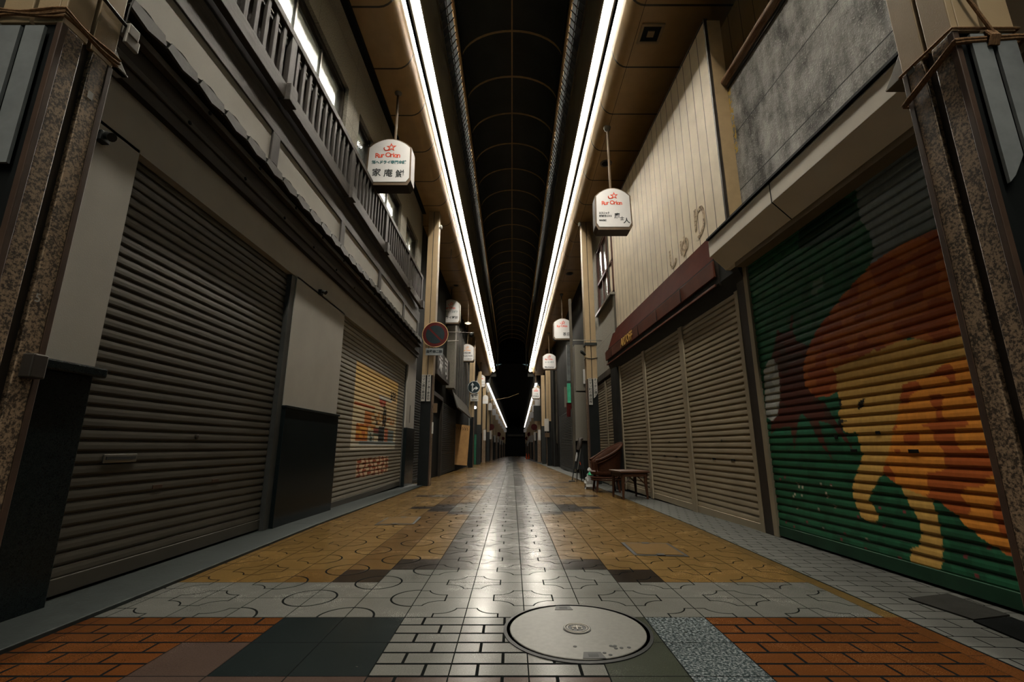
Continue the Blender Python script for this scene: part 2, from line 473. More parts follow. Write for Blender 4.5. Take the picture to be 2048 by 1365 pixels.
# fluorescent lamps: two rows in each trough
def lamp_mesh(r, L):
    q = MB(); n = 10
    prof = [(r*math.cos(PI*k/(n)), -r*.8*math.sin(PI*k/n)) for k in range(n+1)]
    q.prism(prof, 'y', 0, L)
    return q
lampL = 1.2
rows = []
for s, side in ((-1, 'left'), (1, 'right')):
    for xo, r, nm in ((1.458, .072, 'wide inner'), (1.61, .026, 'slim outer')):
        base = None; y = -5.0
        while y < 36.2:
            if base is None:
                q = lamp_mesh(r, lampL - .018)
                base = q.build('fluorescent_lamp', 'fluoro' if r > .05 else 'fluoro_slim', smooth=True)
                base.location = (s*xo, y, 7.43 + drop(y))
                tag(base, 'lit lamp tube in the %s row of the %s ceiling trough' % (nm, side), 'lamp', '%s lamps above the %s side' % (nm, side))
            else:
                o = base.copy(); COL.objects.link(o); o.location = (s*xo, y, 7.43 + drop(y)); 
            y += lampL
# ends of the troughs
for s, side in ((-1, 'left'), (1, 'right')):
    q = yfall(MB()); q.prism([(s*1.68, 7.5), (s*1.68, 7.15), (s*1.48, 7.06), (s*1.31, 7.18), (s*1.31, 7.5)], 'y', 36.4, 36.62)
    tag(q.build('lamp_end_cap', 'plaster', bevel=.01), 'white end cap closing the %s row of lamps' % side, 'end cap')
    q = yfall(MB()); q.box(*sorted((s*1.28, s*1.75)), 36.7, 36.9, 6.75, 8.6); q.box(*sorted((s*1.75, s*2.25)), 36.7, 36.9, 6.17, 8.6); q.box(*sorted((s*2.25, s*3.4)), 36.7, 36.9, 5.8, 8.6)
    struct(q.build('wall_%s' % side, 'wallfar'), 'bulkhead where the near ceiling ends on the %s' % side)

# barrel vault
roof = thing('arcade_roof', 'dark barrel vault with thin brown ribs over the middle of the street', 'roof', (0, 8, 9.2))
def arc(n=16, R=1.15, h=.80, z=9.26): return [(R*math.cos(PI*k/n), z + h*math.sin(PI*k/n)) for k in range(n+1)]
q = yfall(MB()); q.sheet([(1.02*x, z+.05) for x, z in arc()], 'y', ST); o = q.build('roof_sheet', 'vault', roof, smooth=True)
md = o.modifiers.new('thick', 'SOLIDIFY'); md.thickness = .05
y = 8.49 - 1.29*10
while y < 37:
    q = yfall(MB()); q.tube([(x, y, z) for x, z in arc(20)], .026, 6); q.build('rib', 'rib', roof, smooth=True); y += 1.29
q = yfall(MB())
for a, b in zip(ST, ST[1:]): q.box(-.016, .016, a, b, 10.02, 10.06)
q.build('ridge_bar', 'rib', roof)
for s in (-1, 1):
    q = yfall(MB())
    for a, b in zip(ST, ST[1:]): q.box(s*1.15-.03, s*1.15+.03, a, b, 9.2, 9.27)
    q.build('edge_rail', 'rib', roof)
    q = yfall(MB()); y = -5.0
    while y < 36:
        q.bar((s*1.30, y, 8.42), (s*1.165, y+.42, 9.2), .011, 4); y += .16
    for a, b in zip(ST, ST[1:]): q.box(*sorted((s*1.29, s*1.32)), a, b, 8.39, 8.43); q.box(*sorted((s*1.21, s*1.225)), a, b, 8.8, 8.83)
    q.build('lattice', 'grille', roof)
    q = yfall(MB()); q.sheet([(s*1.40, 8.35), (s*1.33, 9.32), (s*1.1, 9.36)], 'y', ST); o = q.build('back_panel', 'black', roof)
    md = o.modifiers.new('thick', 'SOLIDIFY'); md.thickness = .02
q = yfall(MB()); q.tube([(x, 36.85, z) for x, z in [(1.17, 7.4)] + arc(24, 1.17, .95) + [(-1.17, 7.4)]], .05, 8)
q.build('end_arch', 'plaster', roof, smooth=True)

q = yfall(MB()); P = [(1.25, 7.9)] + arc(24, 1.2, 1.0) + [(-1.25, 7.9)]
q.prism([(-1.4, 7.85), (1.4, 7.85), (1.4, 10.9), (-1.4, 10.9)], 'y', 37.0, 37.1); struct(q.build('wall_back', 'black'), 'dark gable closing the end of the near vault')
# far stretch of arcade: lower, running on to a dark end
def farx(y): return .012*max(0, y-37)
def far(v): return (v[0] + farx(v[1]), v[1], v[2] + drop(v[1]))
ZF = 6.02
for s, side in ((-1, 'left'), (1, 'right')):
    q = MB(far); q.sheet([(s*x, z) for x, z in [(3.4, ZF-.1), (2.25, ZF-.1), (2.1, ZF+.12), (1.8, ZF+.12), (1.78, ZF+1.0)]], 'y', [36.9, 60, 80, 104])
    o = q.build('ceiling', 'vpanel'); struct(o, 'dim side ceiling of the far arcade on the %s' % side, 'ceiling')
    base = None; y = 37.6
    while y < 101:
        loc = (s*1.95 + farx(y), y, ZF + .08 + drop(y))
        if base is None:
            base = lamp_mesh(.085, 2.38).build('fluorescent_lamp', 'fluoro_far', smooth=True); base.location = loc
            tag(base, 'lit lamp tube in the far lower row on the %s' % side, 'lamp', 'far lower lamps on the %s' % side)
            base.rotation_euler = (-SL, 0, -.012)
        else:
            o = base.copy(); COL.objects.link(o); o.location = loc
        y += 2.4
q = MB(far); q.sheet([(x*1.8, z) for x, z in arc(12, 1, .9, ZF+1)], 'y', [36.9, 104]); struct(q.build('ceiling', 'black', smooth=True), 'dark vault over the far end of the arcade', 'ceiling')
q = MB(far); q.box(-3.8, 3.8, 103.5, 104, -.3, 9); struct(q.build('wall_back', 'black'), 'black opening closing the far end of the street')
q = MB(far); q.box(-1.9, 1.9, 102.9, 103.2, 4.2, 4.75); q.box(-1.7, 1.7, 102.85, 102.9, 4.35, 4.6, 1)
tag(q.build('gate_beam', ['dark', 'wallfar2']), 'dim lettered beam across the far dark opening', 'beam')

# ================================================================== LEFT SHOPFRONT
XW = -2.35
q = MB()
for y0, y1 in ((1.2, 2.53), (4.70, 6.15), (10.2, 11.05)):
    q.box(-2.75, XW, y0, y1, 1.2, 2.62)
q.box(-2.75, XW, 1.2, 11.05, 2.60, 3.0)
struct(q.build('wall_left', 'plaster'), 'white plaster piers between the left shutters')
q = MB()
for y0, y1 in ((1.2, 2.50), (4.70, 6.16), (10.2, 11.05)):
    q.box(-2.75, XW+.03, y0, y1, -.12, 1.20)
struct(q.build('baseboard_left', 'granite_dark', bevel=.004), 'dark polished stone bases below the white piers', 'base')
q = MB(); q.box(-2.42, XW+.07, 1.2, 2.545, 1.17, 1.225)
struct(q.build('trim_6', 'granite_dark', bevel=.01), 'dark stone ledge on the nearest left pier', 'ledge')
q = MB(); q.box(-2.40, XW+.045, 4.69, 6.17, 1.185, 1.21)
struct(q.build('trim_7', 'granite_dark', bevel=.004), 'thin stone ledge on the middle left pier', 'ledge')
q = yfall(MB()); q.box(-2.6, -2.01, -6, 5, -.15, .02); q.box(-2.6, -2.01, 5, 10.7, -.15, .02); q.box(-2.6, -2.16, 10.7, 11.2, -.15, .02)
struct(q.build('trim_8', ['sill', 'bracket'], bevel=.004), 'low grey stone kerb under the left shutters', 'kerb')
q = MB(); q.box(-2.9, XW-.05, -6, 1.3, -.1, 7.0)
struct(q.build('wall_left', 'dark'), 'dark shop wall beside the nearest left pillar')
q = MB(); q.box(-3.0, -2.75, 1.2, 11.3, -.1, 7.1)
struct(q.build('wall_left', 'dark'), 'dark wall behind the left shutters')

# roller shutters
PITCHS = .0655
def slat_profile(z0, z1, p=PITCHS):
    pr = []; z = z0
    while z < z1 - .5*p:
        pr += [(0, z), (.0, z + .10*p), (.0125, z + .17*p), (.0140, z + .30*p), (.0128, z + .62*p), (.0100, z + .88*p), (.006, z + .95*p)]
        z += p
    pr.append((0, z)); return pr
def shutter(name, label, side, x, y0, y1, z0, z1, mat, paint=None, ny=2, fn=None, group=None, posts=True, p=PITCHS, guide='jamb'):
    """side -1: stands on the left and faces +x; +1: faces -x"""
    root_loc = Vector((x, (y0+y1)/2, z0))
    if fn: root_loc = Vector(fn(root_loc))
    t = thing(name, label, 'shutter', root_loc, group)
    q = MB(fn); pr = slat_profile(z0 + .09, z1, p)
    if paint and True:
        fine = []
        for a, b in zip(pr, pr[1:]):
            fine.append(a)
            if b[1]-a[1] > .3*p*.6: fine.append(((a[0]+b[0])/2, (a[1]+b[1])/2))
        fine.append(pr[-1]); pr = fine
    q.sheet([(x - side*d, z) for d, z in pr], 'y', [y0 + (y1-y0)*k/(ny-1) for k in range(ny)])
    o = q.build('slat_curtain', mat, t)
    if paint:
        ca = o.data.color_attributes.new('paint', 'FLOAT_COLOR', 'POINT')
        buf = []
        for v in q.v:
            c = paint(v[1], v[2]); buf += [c[0], c[1], c[2], 1.0]
        ca.data.foreach_set('color', buf)
    md = o.modifiers.new('thick', 'SOLIDIFY'); md.thickness = .002; md.offset = 0
    q = MB(fn); q.box(*sorted((x - side*.022, x + side*.02)), y0, y1, z0 + .015, z0 + .10)
    q.build('bottom_bar', mat if not paint else 'green_dark' if side > 0 else 'shutter_grey', t, bevel=.004)
    if posts:
        for yy in (y0, y1):
            q = MB(fn); q.box(*sorted((x - side*.035, x + side*.03)), yy - .035, yy + .035, z0, z1); q.build('guide_rail', guide, t, bevel=.004)
    return t
def slot(t, fn, side, x, y, z, w, h, mat='black', name='lock_slot'):
    q = MB(fn); q.box(*sorted((x - side*.010, x - side*.0185)), y - w/2, y + w/2, z - h/2, z + h/2)
    return q.build(name, mat, t, bevel=.002)
XS = -2.42
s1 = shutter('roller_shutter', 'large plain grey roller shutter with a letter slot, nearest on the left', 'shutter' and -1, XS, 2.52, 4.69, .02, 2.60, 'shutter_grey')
a, b = onX(200, 918, XS), onX(268, 914, XS)
q = MB(); q.box(XS+.012, XS+.022, a.y, b.y, a.z-.026, a.z+.026); lp = q.build('letter_slot', 'alu', s1, bevel=.006)
q = MB(); q.box(XS+.02, XS+.026, a.y+.015, b.y-.015, a.z-.008, a.z+.010); q.build('flap', 'shutter_dark', lp)
p_ = onX(389, 874, XS); q = MB(); q.lathe([(.012, 0), (.02, .004), (.02, .012), (.012, .016)], (XS+.01, p_.y, p_.z), 14, 'x'); q.build('lock', 'steel_dark', s1)
for px, py in ((310, 974), (427, 962)):
    p_ = onX(px, py, XS); slot(s1, None, -1, XS, p_.y, p_.z, .085, .026, 'brown_trim', 'handle')
p_ = onX(345, 1122, XS); slot(s1, None, -1, XS, p_.y, .075, .13, .04, 'jamb', 'handle')

# the shop poster painted on the second shutter
def ellip(y, z, cy, cz, ry, rz): return ((y-cy)/ry)**2 + ((z-cz)/rz)**2 < 1
def rnd(a, b, k=1.0):
    x = math.sin(a*127.1*k + b*311.7*k)*43758.5453; return x - math.floor(x)
def inpoly(y, z, P):
    c = False; j = len(P) - 1
    for i in range(len(P)):
        yi, zi = P[i]; yj, zj = P[j]
        if (zi > z) != (zj > z) and y < (yj-yi)*(z-zi)/(zj-zi) + yi: c = not c
        j = i
    return c
def pxy(pts, f, x): return [(f(a, b, x).y, f(a, b, x).z) for a, b in pts]
TL, TR, BL, BR = [onX(*p, XS) for p in ((713, 721), (796, 768), (697, 897), (787, 900))]
PY0, PY1, PZ0, PZ1 = (TL.y+BL.y)/2, (TR.y+BR.y)/2, (BL.z+BR.z)/2, (TL.z+TR.z)/2
gA, gB = onX(712, 915, XS), onX(774, 948, XS)
GR = (.25, .23, .19)
def paint2(y, z):
    u = (y-PY0)/(PY1-PY0); v = (z-PZ0)/(PZ1-PZ0)
    if 0 <= u <= 1 and 0 <= v <= 1:
        if v < .055: return (.62, .58, .48)
        if v < .10: return (.30, .36, .38) if u > .15 else (.6, .56, .47)
        t = min(1, max(0, (v-.35)/.6)); c = tuple(a*(1-t) + b*t for a, b in zip((.66, .56, .38), (.74, .47, .14)))
        if .80 < u < .96 and .70 < v < .83 and rnd(int(u*60), int(v*40)) > .35: return (.02, .02, .018)
        if ellip(u, v, .60, .64, .085, .085) : c = (.42, .05, .02) if rnd(int(u*70), int(v*22)) > .4 else (.5, .40, .28)
        if .50 < u < .83 and .66 < v < .72: c = (.62, .60, .54)
        if .02 < u < .42 and .50 < v < .535: c = (.62, .16, .06)
        if .22 < u < .36 and .28 < v < .46: c = (.52, .19, .05)
        if .36 < u < .72 and .24 < v < .48 and rnd(int(u*24), int(v*26)) > .40: c = (.55, .26, .06) if rnd(int(u*30), int(v*11)) > .3 else (.07, .05, .035)
        if .62 < u < .70 and .30 < v < .58 and rnd(int(u*50), int(v*30)) > .3: c = (.03, .025, .02)
        if .74 < u < .95 and .34 < v < .44: c = (.50, .22, .07) if rnd(int(u*30), int(v*30)) > .5 else (.60, .50, .33)
        if .08 < u < .30 and .10 < v < .30: c = (.48, .13, .03) if rnd(int(u*28), int(v*22)) > .42 else (.70, .34, .06)
        if .30 < u < .44 and .10 < v < .22: c = (.45, .44, .38) if rnd(int(u*40), int(v*20)) > .45 else (.06, .10, .10)
        if .42 < u < .56 and .17 < v < .27: c = (.10, .16, .12) if v < .2 else (.28, .07, .05)
        if .54 < u < .68 and .10 < v < .30: c = (.035, .04, .04)
        if .69 < u < .78 and .10 < v < .28: c = (.50, .16, .08)
        if .78 < u < .94 and .10 < v < .26: c = (.20, .25, .26)
        return c
    gu = (y-gA.y)/(gB.y-gA.y); gv = (z-gB.z)/(gA.z-gB.z)
    if 0 <= gu <= 1 and 0 <= gv <= 1:
        cell = gu*7; k = int(cell); w = cell - k; h = gv
        edge = .04 + .05*rnd(k, 3)
        if h < edge*1.4 or h > 1 - edge: return GR
        st = abs(w - .5 - .18*math.sin(h*9 + k*1.7)) < .13 or abs((h*3.1 + k*.37) % 1 - .5) < .17 and .12 < w < .9
        return (.27, .055, .02) if st else (.66, .50, .34)
    return GR
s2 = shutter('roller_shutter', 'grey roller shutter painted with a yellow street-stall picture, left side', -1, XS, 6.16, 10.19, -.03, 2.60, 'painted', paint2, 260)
p_ = onX(743, 990, XS); slot(s2, None, -1, XS, 9.0, .03, .12, .04, 'black', 'handle')
q = MB(); q.box(-2.52, -2.36, 4.60, 4.70, -.05, 2.6); struct(q.build('trim_9', 'jamb'), 'dark metal jamb beside the nearest left shutter', 'jamb')
q = MB(); q.box(-2.40, -2.349, 10.55, 10.60, 1.32, 1.72); tag(q.build('pier_slot', 'black', bevel=.003), 'slim black slot plate on the farthest white pier', 'plate')
for k, (px, py, lab) in enumerate(((212, 275, 'small dark spotlight on the nearest left pier'), (645, 585, 'small dark spotlight on the wall above the middle left pier'))):
    p_ = onX(px, py, -2.31)
    t = thing('wall_spotlight', lab, 'spotlight', (p_.x, p_.y, p_.z))
    q = MB(); q.box(p_.x-.05, p_.x-.0, p_.y-.03, p_.y+.03, p_.z-.03, p_.z+.03); q.build('mount', 'dark', t, bevel=.004)
    q = MB(); q.tube([(p_.x-.02, p_.y, p_.z), (p_.x+.02, p_.y-.01, p_.z+.005), (p_.x+.05, p_.y-.015, p_.z-.012)], [.012, .022, .026], 12); q.build('lamp_head', 'dark', t, smooth=True)

# timber fascia with bolted ledges
fa = thing('timber_fascia', 'dark stepped timber fascia with two bolted ledges above the left shutters', 'fascia', (-2.30, 6.5, 2.9))
q = MB(); q.box(-2.349, -2.30, 1.2, 11.0, 2.915, 3.26); q.build('fascia_board', 'wood_brown', fa)
q = MB(); q.box(-2.30, -2.283, 1.2, 11.0, 3.01, 3.055); q.build('ledge', 'wood_dark', fa, bevel=.004)
q = MB(); q.box(-2.30, -2.245, 1.2, 11.0, 3.185, 3.235); q.build('ledge', 'wood_dark', fa, bevel=.004)
for k in range(13):
    y = 2.1 + k*.69
    for xx, zz, dy in ((-2.283, 3.032, 0), (-2.245, 3.21, .12)):
        q = MB(); q.lathe([(.015, 0), (.015, .008), (.007, .012)], (xx, y+dy, zz), 8, 'x'); q.build('bolt', 'black', fa)
# pantiled eave
ev = thing('tiled_eave', 'narrow eave of grey wavy pantiles along the left shop', 'eave', (-2.25, 6.5, 3.27))
q = MB(); wp = .30; tops = []
y = 1.2
while y < 10.8:
    for k in range(9):
        t = k/8.0
        zz = .034*math.sin(2*PI*t*.5 + .25)**2 * (1.0 if t < .8 else .6) - (.02 if k == 8 else 0)
        tops.append((y + wp*t*.999, zz))
    y += wp
n = len(tops); vs = [(-2.195, a, 3.315+b) for a, b in tops] + [(-2.345, a, 3.42+b) for a, b in tops]
q.add(vs, [(i, i+1, n+i+1, n+i) for i in range(n-1)])
o = q.build('pantiles', 'roof_tile', ev)
md = o.modifiers.new('thick', 'SOLIDIFY'); md.thickness = .03; md.offset = -1
q = MB(); q.prism([(-2.215, 3.268), (-2.215, 3.30), (-2.345, 3.40), (-2.345, 3.30), (-2.30, 3.268)], 'y', 1.2, 10.95); q.build('eave_board', 'wood_brown', ev)
y = 1.2
q = MB()
while y < 10.8:
    R5 = [(wp*.02, 3.275), (wp*.50, 3.245), (wp*.98, 3.275), (wp*.9, 3.335), (wp*.1, 3.335)]
    q.add([(-2.193, y+a, b) for a, b in R5] + [(-2.213, y+a, b) for a, b in R5],
          [(0, 1, 2, 3, 4), (9, 8, 7, 6, 5), (0, 5, 6, 1), (1, 6, 7, 2), (2, 7, 8, 3), (3, 8, 9, 4), (4, 9, 5, 0)])
    y += wp
q.build('tile_ends', 'roof_tile', ev)
# white panels, posts and beam under the balcony
POST = [2.1, 3.92, 5.74, 7.55, 9.37, 10.85]
q = MB(); q.box(-2.75, -2.335, 1.2, 11.0, 3.0, 3.85); struct(q.build('wall_left', 'plaster'), 'white plaster band above the tiled eave')
q = MB(); q.box(-2.75, -2.318, 1.2, 11.0, 3.795, 4.07)
struct(q.build('trim_10', 'wood_dark', bevel=.004), 'weathered timber beam under the balcony rail', 'beam')
q = MB(); q.box(-2.75, -2.36, 1.2, 11.0, 4.05, 4.96); struct(q.build('wall_left', 'wood_brown'), 'dark panel standing in for the shaded recess behind the balcony balusters')  # deep shade behind the balusters given as a dark panel
for k, y in enumerate(POST):
    q = MB(); q.box(-2.345, -2.316, y-.07, y+.07, 3.40, 3.795); struct(q.build('trim_%d' % (11+k), 'wood_slat', bevel=.005), 'timber post on the white band, post %s along' % ['first', 'second', 'third', 'fourth', 'fifth', 'last'][k], 'post')
# balustrade
br = thing('balcony_railing', 'weathered dark timber balcony railing with upright balusters on the left', 'railing', (-2.27, 6.5, 4.16))
q = MB(); q.box(-2.315, -2.25, 1.2, 10.95, 4.16, 4.33); q.build('bottom_rail', 'wood_dark', br, bevel=.006)
q = MB(); q.box(-2.325, -2.255, 1.2, 10.95, 4.925, 5.005); q.build('top_rail', 'wood_dark', br, bevel=.006)
y = 1.5
while y < 10.9:
    if min(abs(y - p) for p in POST) > .06:
        q = MB(); q.box(-2.305, -2.27, y-.026, y+.026, 4.32, 4.94); q.build('baluster', 'wood_slat', br, bevel=.004)
    y += .15
for y in POST:
    q = MB(); q.box(-2.312, -2.258, y-.055, y+.055, 4.32, 4.94); q.build('post', 'wood_slat', br, bevel=.004)
    q = MB(); q.box(-2.318, -2.20, y-.075, y+.075, 4.145, 4.34); q.build('beam_end', 'wood_dark', br, bevel=.006)
# upper stucco wall with window openings
XU = -2.35
q = MB()
ops = [(1.4, 5.57), (6.06, 6.74), (7.2, 8.8), (9.3, 10.5)]
ZT = 5.82
q.box(-2.75, XU, 1.2, 11.0, ZT, 6.86); q.box(-2.75, XU, 1.2, 11.0, 4.96, 4.99)
e = [1.2] + [v for a in ops for v in a] + [11.0]
for a, b in zip(e[::2], e[1::2]): q.box(-2.75, XU, a, b, 4.97, ZT)
def stucco_mat():
    return panelled('stucco_wall', (.33, .305, .25), [('y', 1.3, .62), ('z', 1.02, 4.35)], rough=.92, line=.006, dark=.3, bmp=1.6, bs=85, col2=(.16, .148, .12), vs=60)
M['stucco_wall'] = stucco_mat()
struct(q.build('wall_left', 'stucco_wall'), 'rough grey stucco upper wall behind the balcony')
for k, (a, b) in enumerate(ops):
    w = thing('window_%d' % (k+1), ['long frosted window behind the nearest railing', 'narrow frosted window beyond the long one', 'frosted window behind the hanging sign on the left', 'last frosted window before the left pillar'][k], 'window', (-2.43, (a+b)/2, 4.97), None, 'structure')
    q = MB(); q.box(-2.50, -2.40, a, b, ZT-.08, ZT); q.box(-2.50, -2.40, a, b, 4.97, 5.03); q.box(-2.50, -2.40, a, a+.05, 4.97, ZT); q.box(-2.50, -2.40, b-.06, b, 4.97, ZT)
    q.build('window_frame', 'steel_dark', w, bevel=.004)
    n = max(1, round((b-a)/.72))
    for i in range(n):
        y0 = a + .05 + (b-a-.11)*i/n; y1 = a + .05 + (b-a-.11)*(i+1)/n
        q = MB(); q.box(-2.455, -2.445, y0, y1, 5.0, ZT-.07); g = q.build('pane', 'frosted', w)
        if i: q = MB(); q.box(-2.46, -2.425, y0-.016, y0+.016, 5.0, ZT-.07); q.build('mullion', 'alu', w)

# ================================================================== PILLARS
def tub(pts, r, name, mat, parent, n=8, closed=False):
    q = MB(); q.tube(pts, r, n, closed); return q.build(name, mat, parent, smooth=True)
def pillar(s, y0, y1, label, xi=1.88, w=.27, top=6.90, zs=2.53, dz=0.0, detail=True):
    xo = xi + w
    t = thing('arcade_pillar', label, 'pillar', (s*(xi+xo)/2, (y0+y1)/2, dz))
    def B(x0, x1, a, b, z0, z1): 
        q = MB(); q.box(*sorted((s*x0, s*x1)), a, b, z0+dz, z1+dz); return q
    B(xi+.022, xo-.01, y0+.022, y1-.01, -.15, top).build('core', 'steel_dark', t)
    ym = (y0+y1)/2; xm = (xi+xo)/2; g = .024
    for a, b in ((y0+.022, ym-g), (ym+g, y1-.022)): B(xi, xi+.03, a, b, -.1, zs).build('stone_panel', 'granite', t, bevel=.004)
    B(xi+.024, xo, y0+.012, y0+.03, -.1, zs).build('front_plate', 'black', t)
    for xx, yy in ((xi-.002, y0-.002), (xi-.002, y1-.022)): B(xx, xx+.026, yy, yy+.026, -.1, zs).build('corner_trim', 'brown_trim', t, bevel=.003)
    for a, b in ((y0, ym-.009), (ym+.009, y1)): B(xi, xi+.03, a, b, zs, top).build('metal_cladding', 'beige_metal', t, bevel=.004)
    for a, b in ((xi+.031, xm-.009), (xm+.009, xo)): B(a, b, y0, y0+.03, zs, top).build('metal_cladding', 'beige_metal', t, bevel=.004)
    return t
LP1 = (1.555, 1.795); RP1 = (1.595, 1.845)
pl = pillar(-1, *LP1, 'speckled granite pillar tied with brown rope, nearest on the left')
prr = pillar(1, *RP1, 'speckled granite pillar tied with rusty rope, nearest on the right')
p2l = pillar(-1, 10.75, 11.0, 'granite pillar behind the round no-parking sign', dz=drop(11))
p2r = pillar(1, 11.35, 11.6, 'granite pillar standing just beyond the rattan chair', dz=drop(11.5))

def loop(s, y0, y1, z, r, xi=1.88, w=.27, sag=0.0, strands=1, bow=.012, zf=None):
    """closed rope loop round a pillar; zf: height as a function of (x, y)"""
    xo = xi + w; P = []
    cs = [(xi-bow, y0-bow), (xi-bow, y1+bow), (xo+bow, y1+bow), (xo+bow, y0-bow)]
    for i in range(4):
        a, b = cs[i], cs[(i+1) % 4]
        for k in range(8):
            t = k/8.0; P.append((s*(a[0]+(b[0]-a[0])*t), a[1]+(b[1]-a[1])*t, z - sag*math.sin(PI*t) + (zf(i, t) if zf else 0)))
    return P
rl = thing('rope_tie', 'bundle of brown rope strands tied round the nearest left pillar', 'rope', (-2.0, 1.67, 2.55))
for k in range(4): tub(loop(-1, *LP1, 2.555 + .011*k, .006, bow=.010+.004*(k % 2), sag=.004*k, zf=lambda i, t, k=k: .006*math.sin(6*t+k)), .0062, 'strand', 'rope', rl, 6, True)
rk = thing('cable_loop', 'black cable strapped round the nearest left pillar above the rope', 'cable', (-2.0, 1.67, 2.80))
tub(loop(-1, *LP1, 2.81, .008, bow=.014, zf=lambda i, t: (-.03*t if i == 0 else -.03 if i == 1 else -.03*(1-t) if i == 2 else 0)), .0085, 'cable', 'cable', rk, 8, True)
q = MB(); q.box(-1.90, -1.845, 1.80, 1.86, 2.74, 2.80); q.box(-1.87, -1.85, 1.80, 1.875, 2.69, 2.75); q.build('clamp', 'bracket', rk, bevel=.005)
tub([(-1.868, 1.80, 3.3), (-1.862, 1.81, 3.0), (-1.868, 1.80, 2.88), (-1.88, 1.81, 2.80)], .004, 'thin_wire', 'cable', rk, 6)
q = MB(); q.prism([(1.80, 2.575), (1.90, 2.575), (1.81, 2.66)], 'x', -1.93, -1.90); q.prism([(1.80, 2.575), (1.90, 2.575), (1.90, 2.585), (1.80, 2.585)], 'x', -1.96, -1.90)
tag(q.build('angle_bracket', 'bracket', bevel=.003), 'small pale angle bracket behind the nearest left pillar', 'bracket')
q = MB(); q.box(-1.882, -1.835, 1.715, 1.775, 1.055, 1.15)
o = tag(q.build('junction_box', 'steel_dark', bevel=.006), 'small grey metal box screwed to the nearest left pillar', 'box')
p_ = onX(181, 191, -1.879); q = MB(); q.box(-1.882, -1.8785, p_.y-.012, p_.y+.012, p_.z-.018, p_.z+.018); tag(q.build('paper_label', 'paper'), 'tiny pale paper label stuck on the left pillar stone', 'label')
t = thing('chalk_mark', 'faint chalk numeral on the left pillar stone', 'mark', (-1.8785, onX(75, 597, -1.88).y, onX(75, 597, -1.88).z))
text('5', .05, 'paper', t, 'numeral', (-1.8787, t.location.y, t.location.z), '+x', depth=.001)

r1 = thing('rope_tie', 'thin cord tied level round the nearest right pillar at the top of its stone', 'rope', (2.0, 1.72, 2.55))
tub(loop(1, *RP1, 2.535, .006, bow=.008), .006, 'strand', 'rope', r1, 6, True)
r2 = thing('rope_tie', 'thick rusty rope slung slantwise round the nearest right pillar with a knot', 'rope', (2.0, 1.72, 2.45))
for k in range(2): tub(loop(1, *RP1, 2.37 + .011*k, .007, bow=.012+.003*k, zf=lambda i, t: (.085*(1-t) if i == 0 else .0 if i == 1 else .11*t if i == 2 else .11 - .025*t)), .0085, 'strand', 'rope', r2, 8, True)
for k in range(4): tub([(2.00+.010*k, 1.575, 2.435), (2.00+.010*k, 1.560, 2.47), (2.00+.010*k, 1.575, 2.505)], .0075, 'knot', 'rope', r2, 8)
tub([(2.02, 1.568, 2.49), (1.96, 1.57, 2.66), (1.92, 1.575, 2.80)], .0075, 'strand', 'rope', r2, 8)
q = MB(); q.prism([(1.85, 2.56), (1.97, 2.56), (1.86, 2.68)], 'x', 1.93, 1.90); q.box(1.90, 2.0, 1.85, 1.97, 2.555, 2.567)
tag(q.build('angle_bracket', 'bracket', bevel=.003), 'small pale angle bracket behind the nearest right pillar', 'bracket')
p_ = onX(1822, 140, 1.879); q = MB(); q.box(1.875, 1.8815, p_.y-.016, p_.y+.016, p_.z-.02, p_.z+.02); tag(q.build('paper_label', 'board_grey'), 'tiny faded tape square on the right pillar stone', 'label')

def vsign(s, x0, x1, y, z0, z1, label, txt, mat='paper', torn=False, size=None):
    t = thing('street_name_sign', label, 'sign', (s*(x0+x1)/2, y, z0))
    a, b = sorted((s*x0, s*x1)); q = MB()
    if torn: q.prism([(a, z0), (a+.35*(b-a), z0+.03), (b, z0+.12), (b, z1), (a, z1)], 'y', y-.012, y)
    else: q.box(a, b, y-.012, y, z0, z1)
    q.build('board', mat, t)
    if txt:
        n = len(txt); h = (z1-z0)/n*.96; sz = size or min(h*.95, (b-a)*.85)
        for i, ch in enumerate(txt):
            text(ch, sz, 'black_ink', t, 'character', ((a+b)/2, y-.0135, z1 - h*(i+.55)), '-y', depth=.002, bold=.001)
    return t
vsign(-1, 1.935, 2.015, LP1[0]-.002, 1.86, 2.50, 'narrow pale board on the dark face of the nearest left pillar', '', 'board_grey')
vsign(-1, 2.035, 2.125, LP1[0]-.002, 1.80, 2.50, 'second pale board, outer one on the nearest left pillar', '', 'board_grey')
vsign(1, 1.935, 2.015, RP1[0]-.002, 1.80, 2.50, 'torn pale board on the dark face of the nearest right pillar', '', 'board_grey', True)
vsign(1, 2.035, 2.125, RP1[0]-.002, 1.74, 2.50, 'second pale board, outer one on the nearest right pillar', '', 'board_grey')
vsign(-1, 2.05, 2.14, 10.735, 1.83, 2.46, 'white upright street name board, outer one on the no-parking pillar', 'ロマン通り商店街')
vsign(-1, 1.925, 2.015, 10.735, 1.83, 2.46, 'white upright street name board, inner one on the no-parking pillar', 'オリオン通り商店街')
vsign(1, 1.91, 2.00, 11.335, 1.80, 2.46, 'white upright street name board, inner one on the pillar by the chair', 'ロマン町の商店街')
vsign(1, 2.035, 2.13, 11.335, 1.96, 2.46, 'torn white street name board on the pillar by the chair', 'オリオン通り', torn=True)

# ================================================================== RIGHT SHOPFRONT (skewed frame, nominal plane x = 2.5)
XR = 2.50
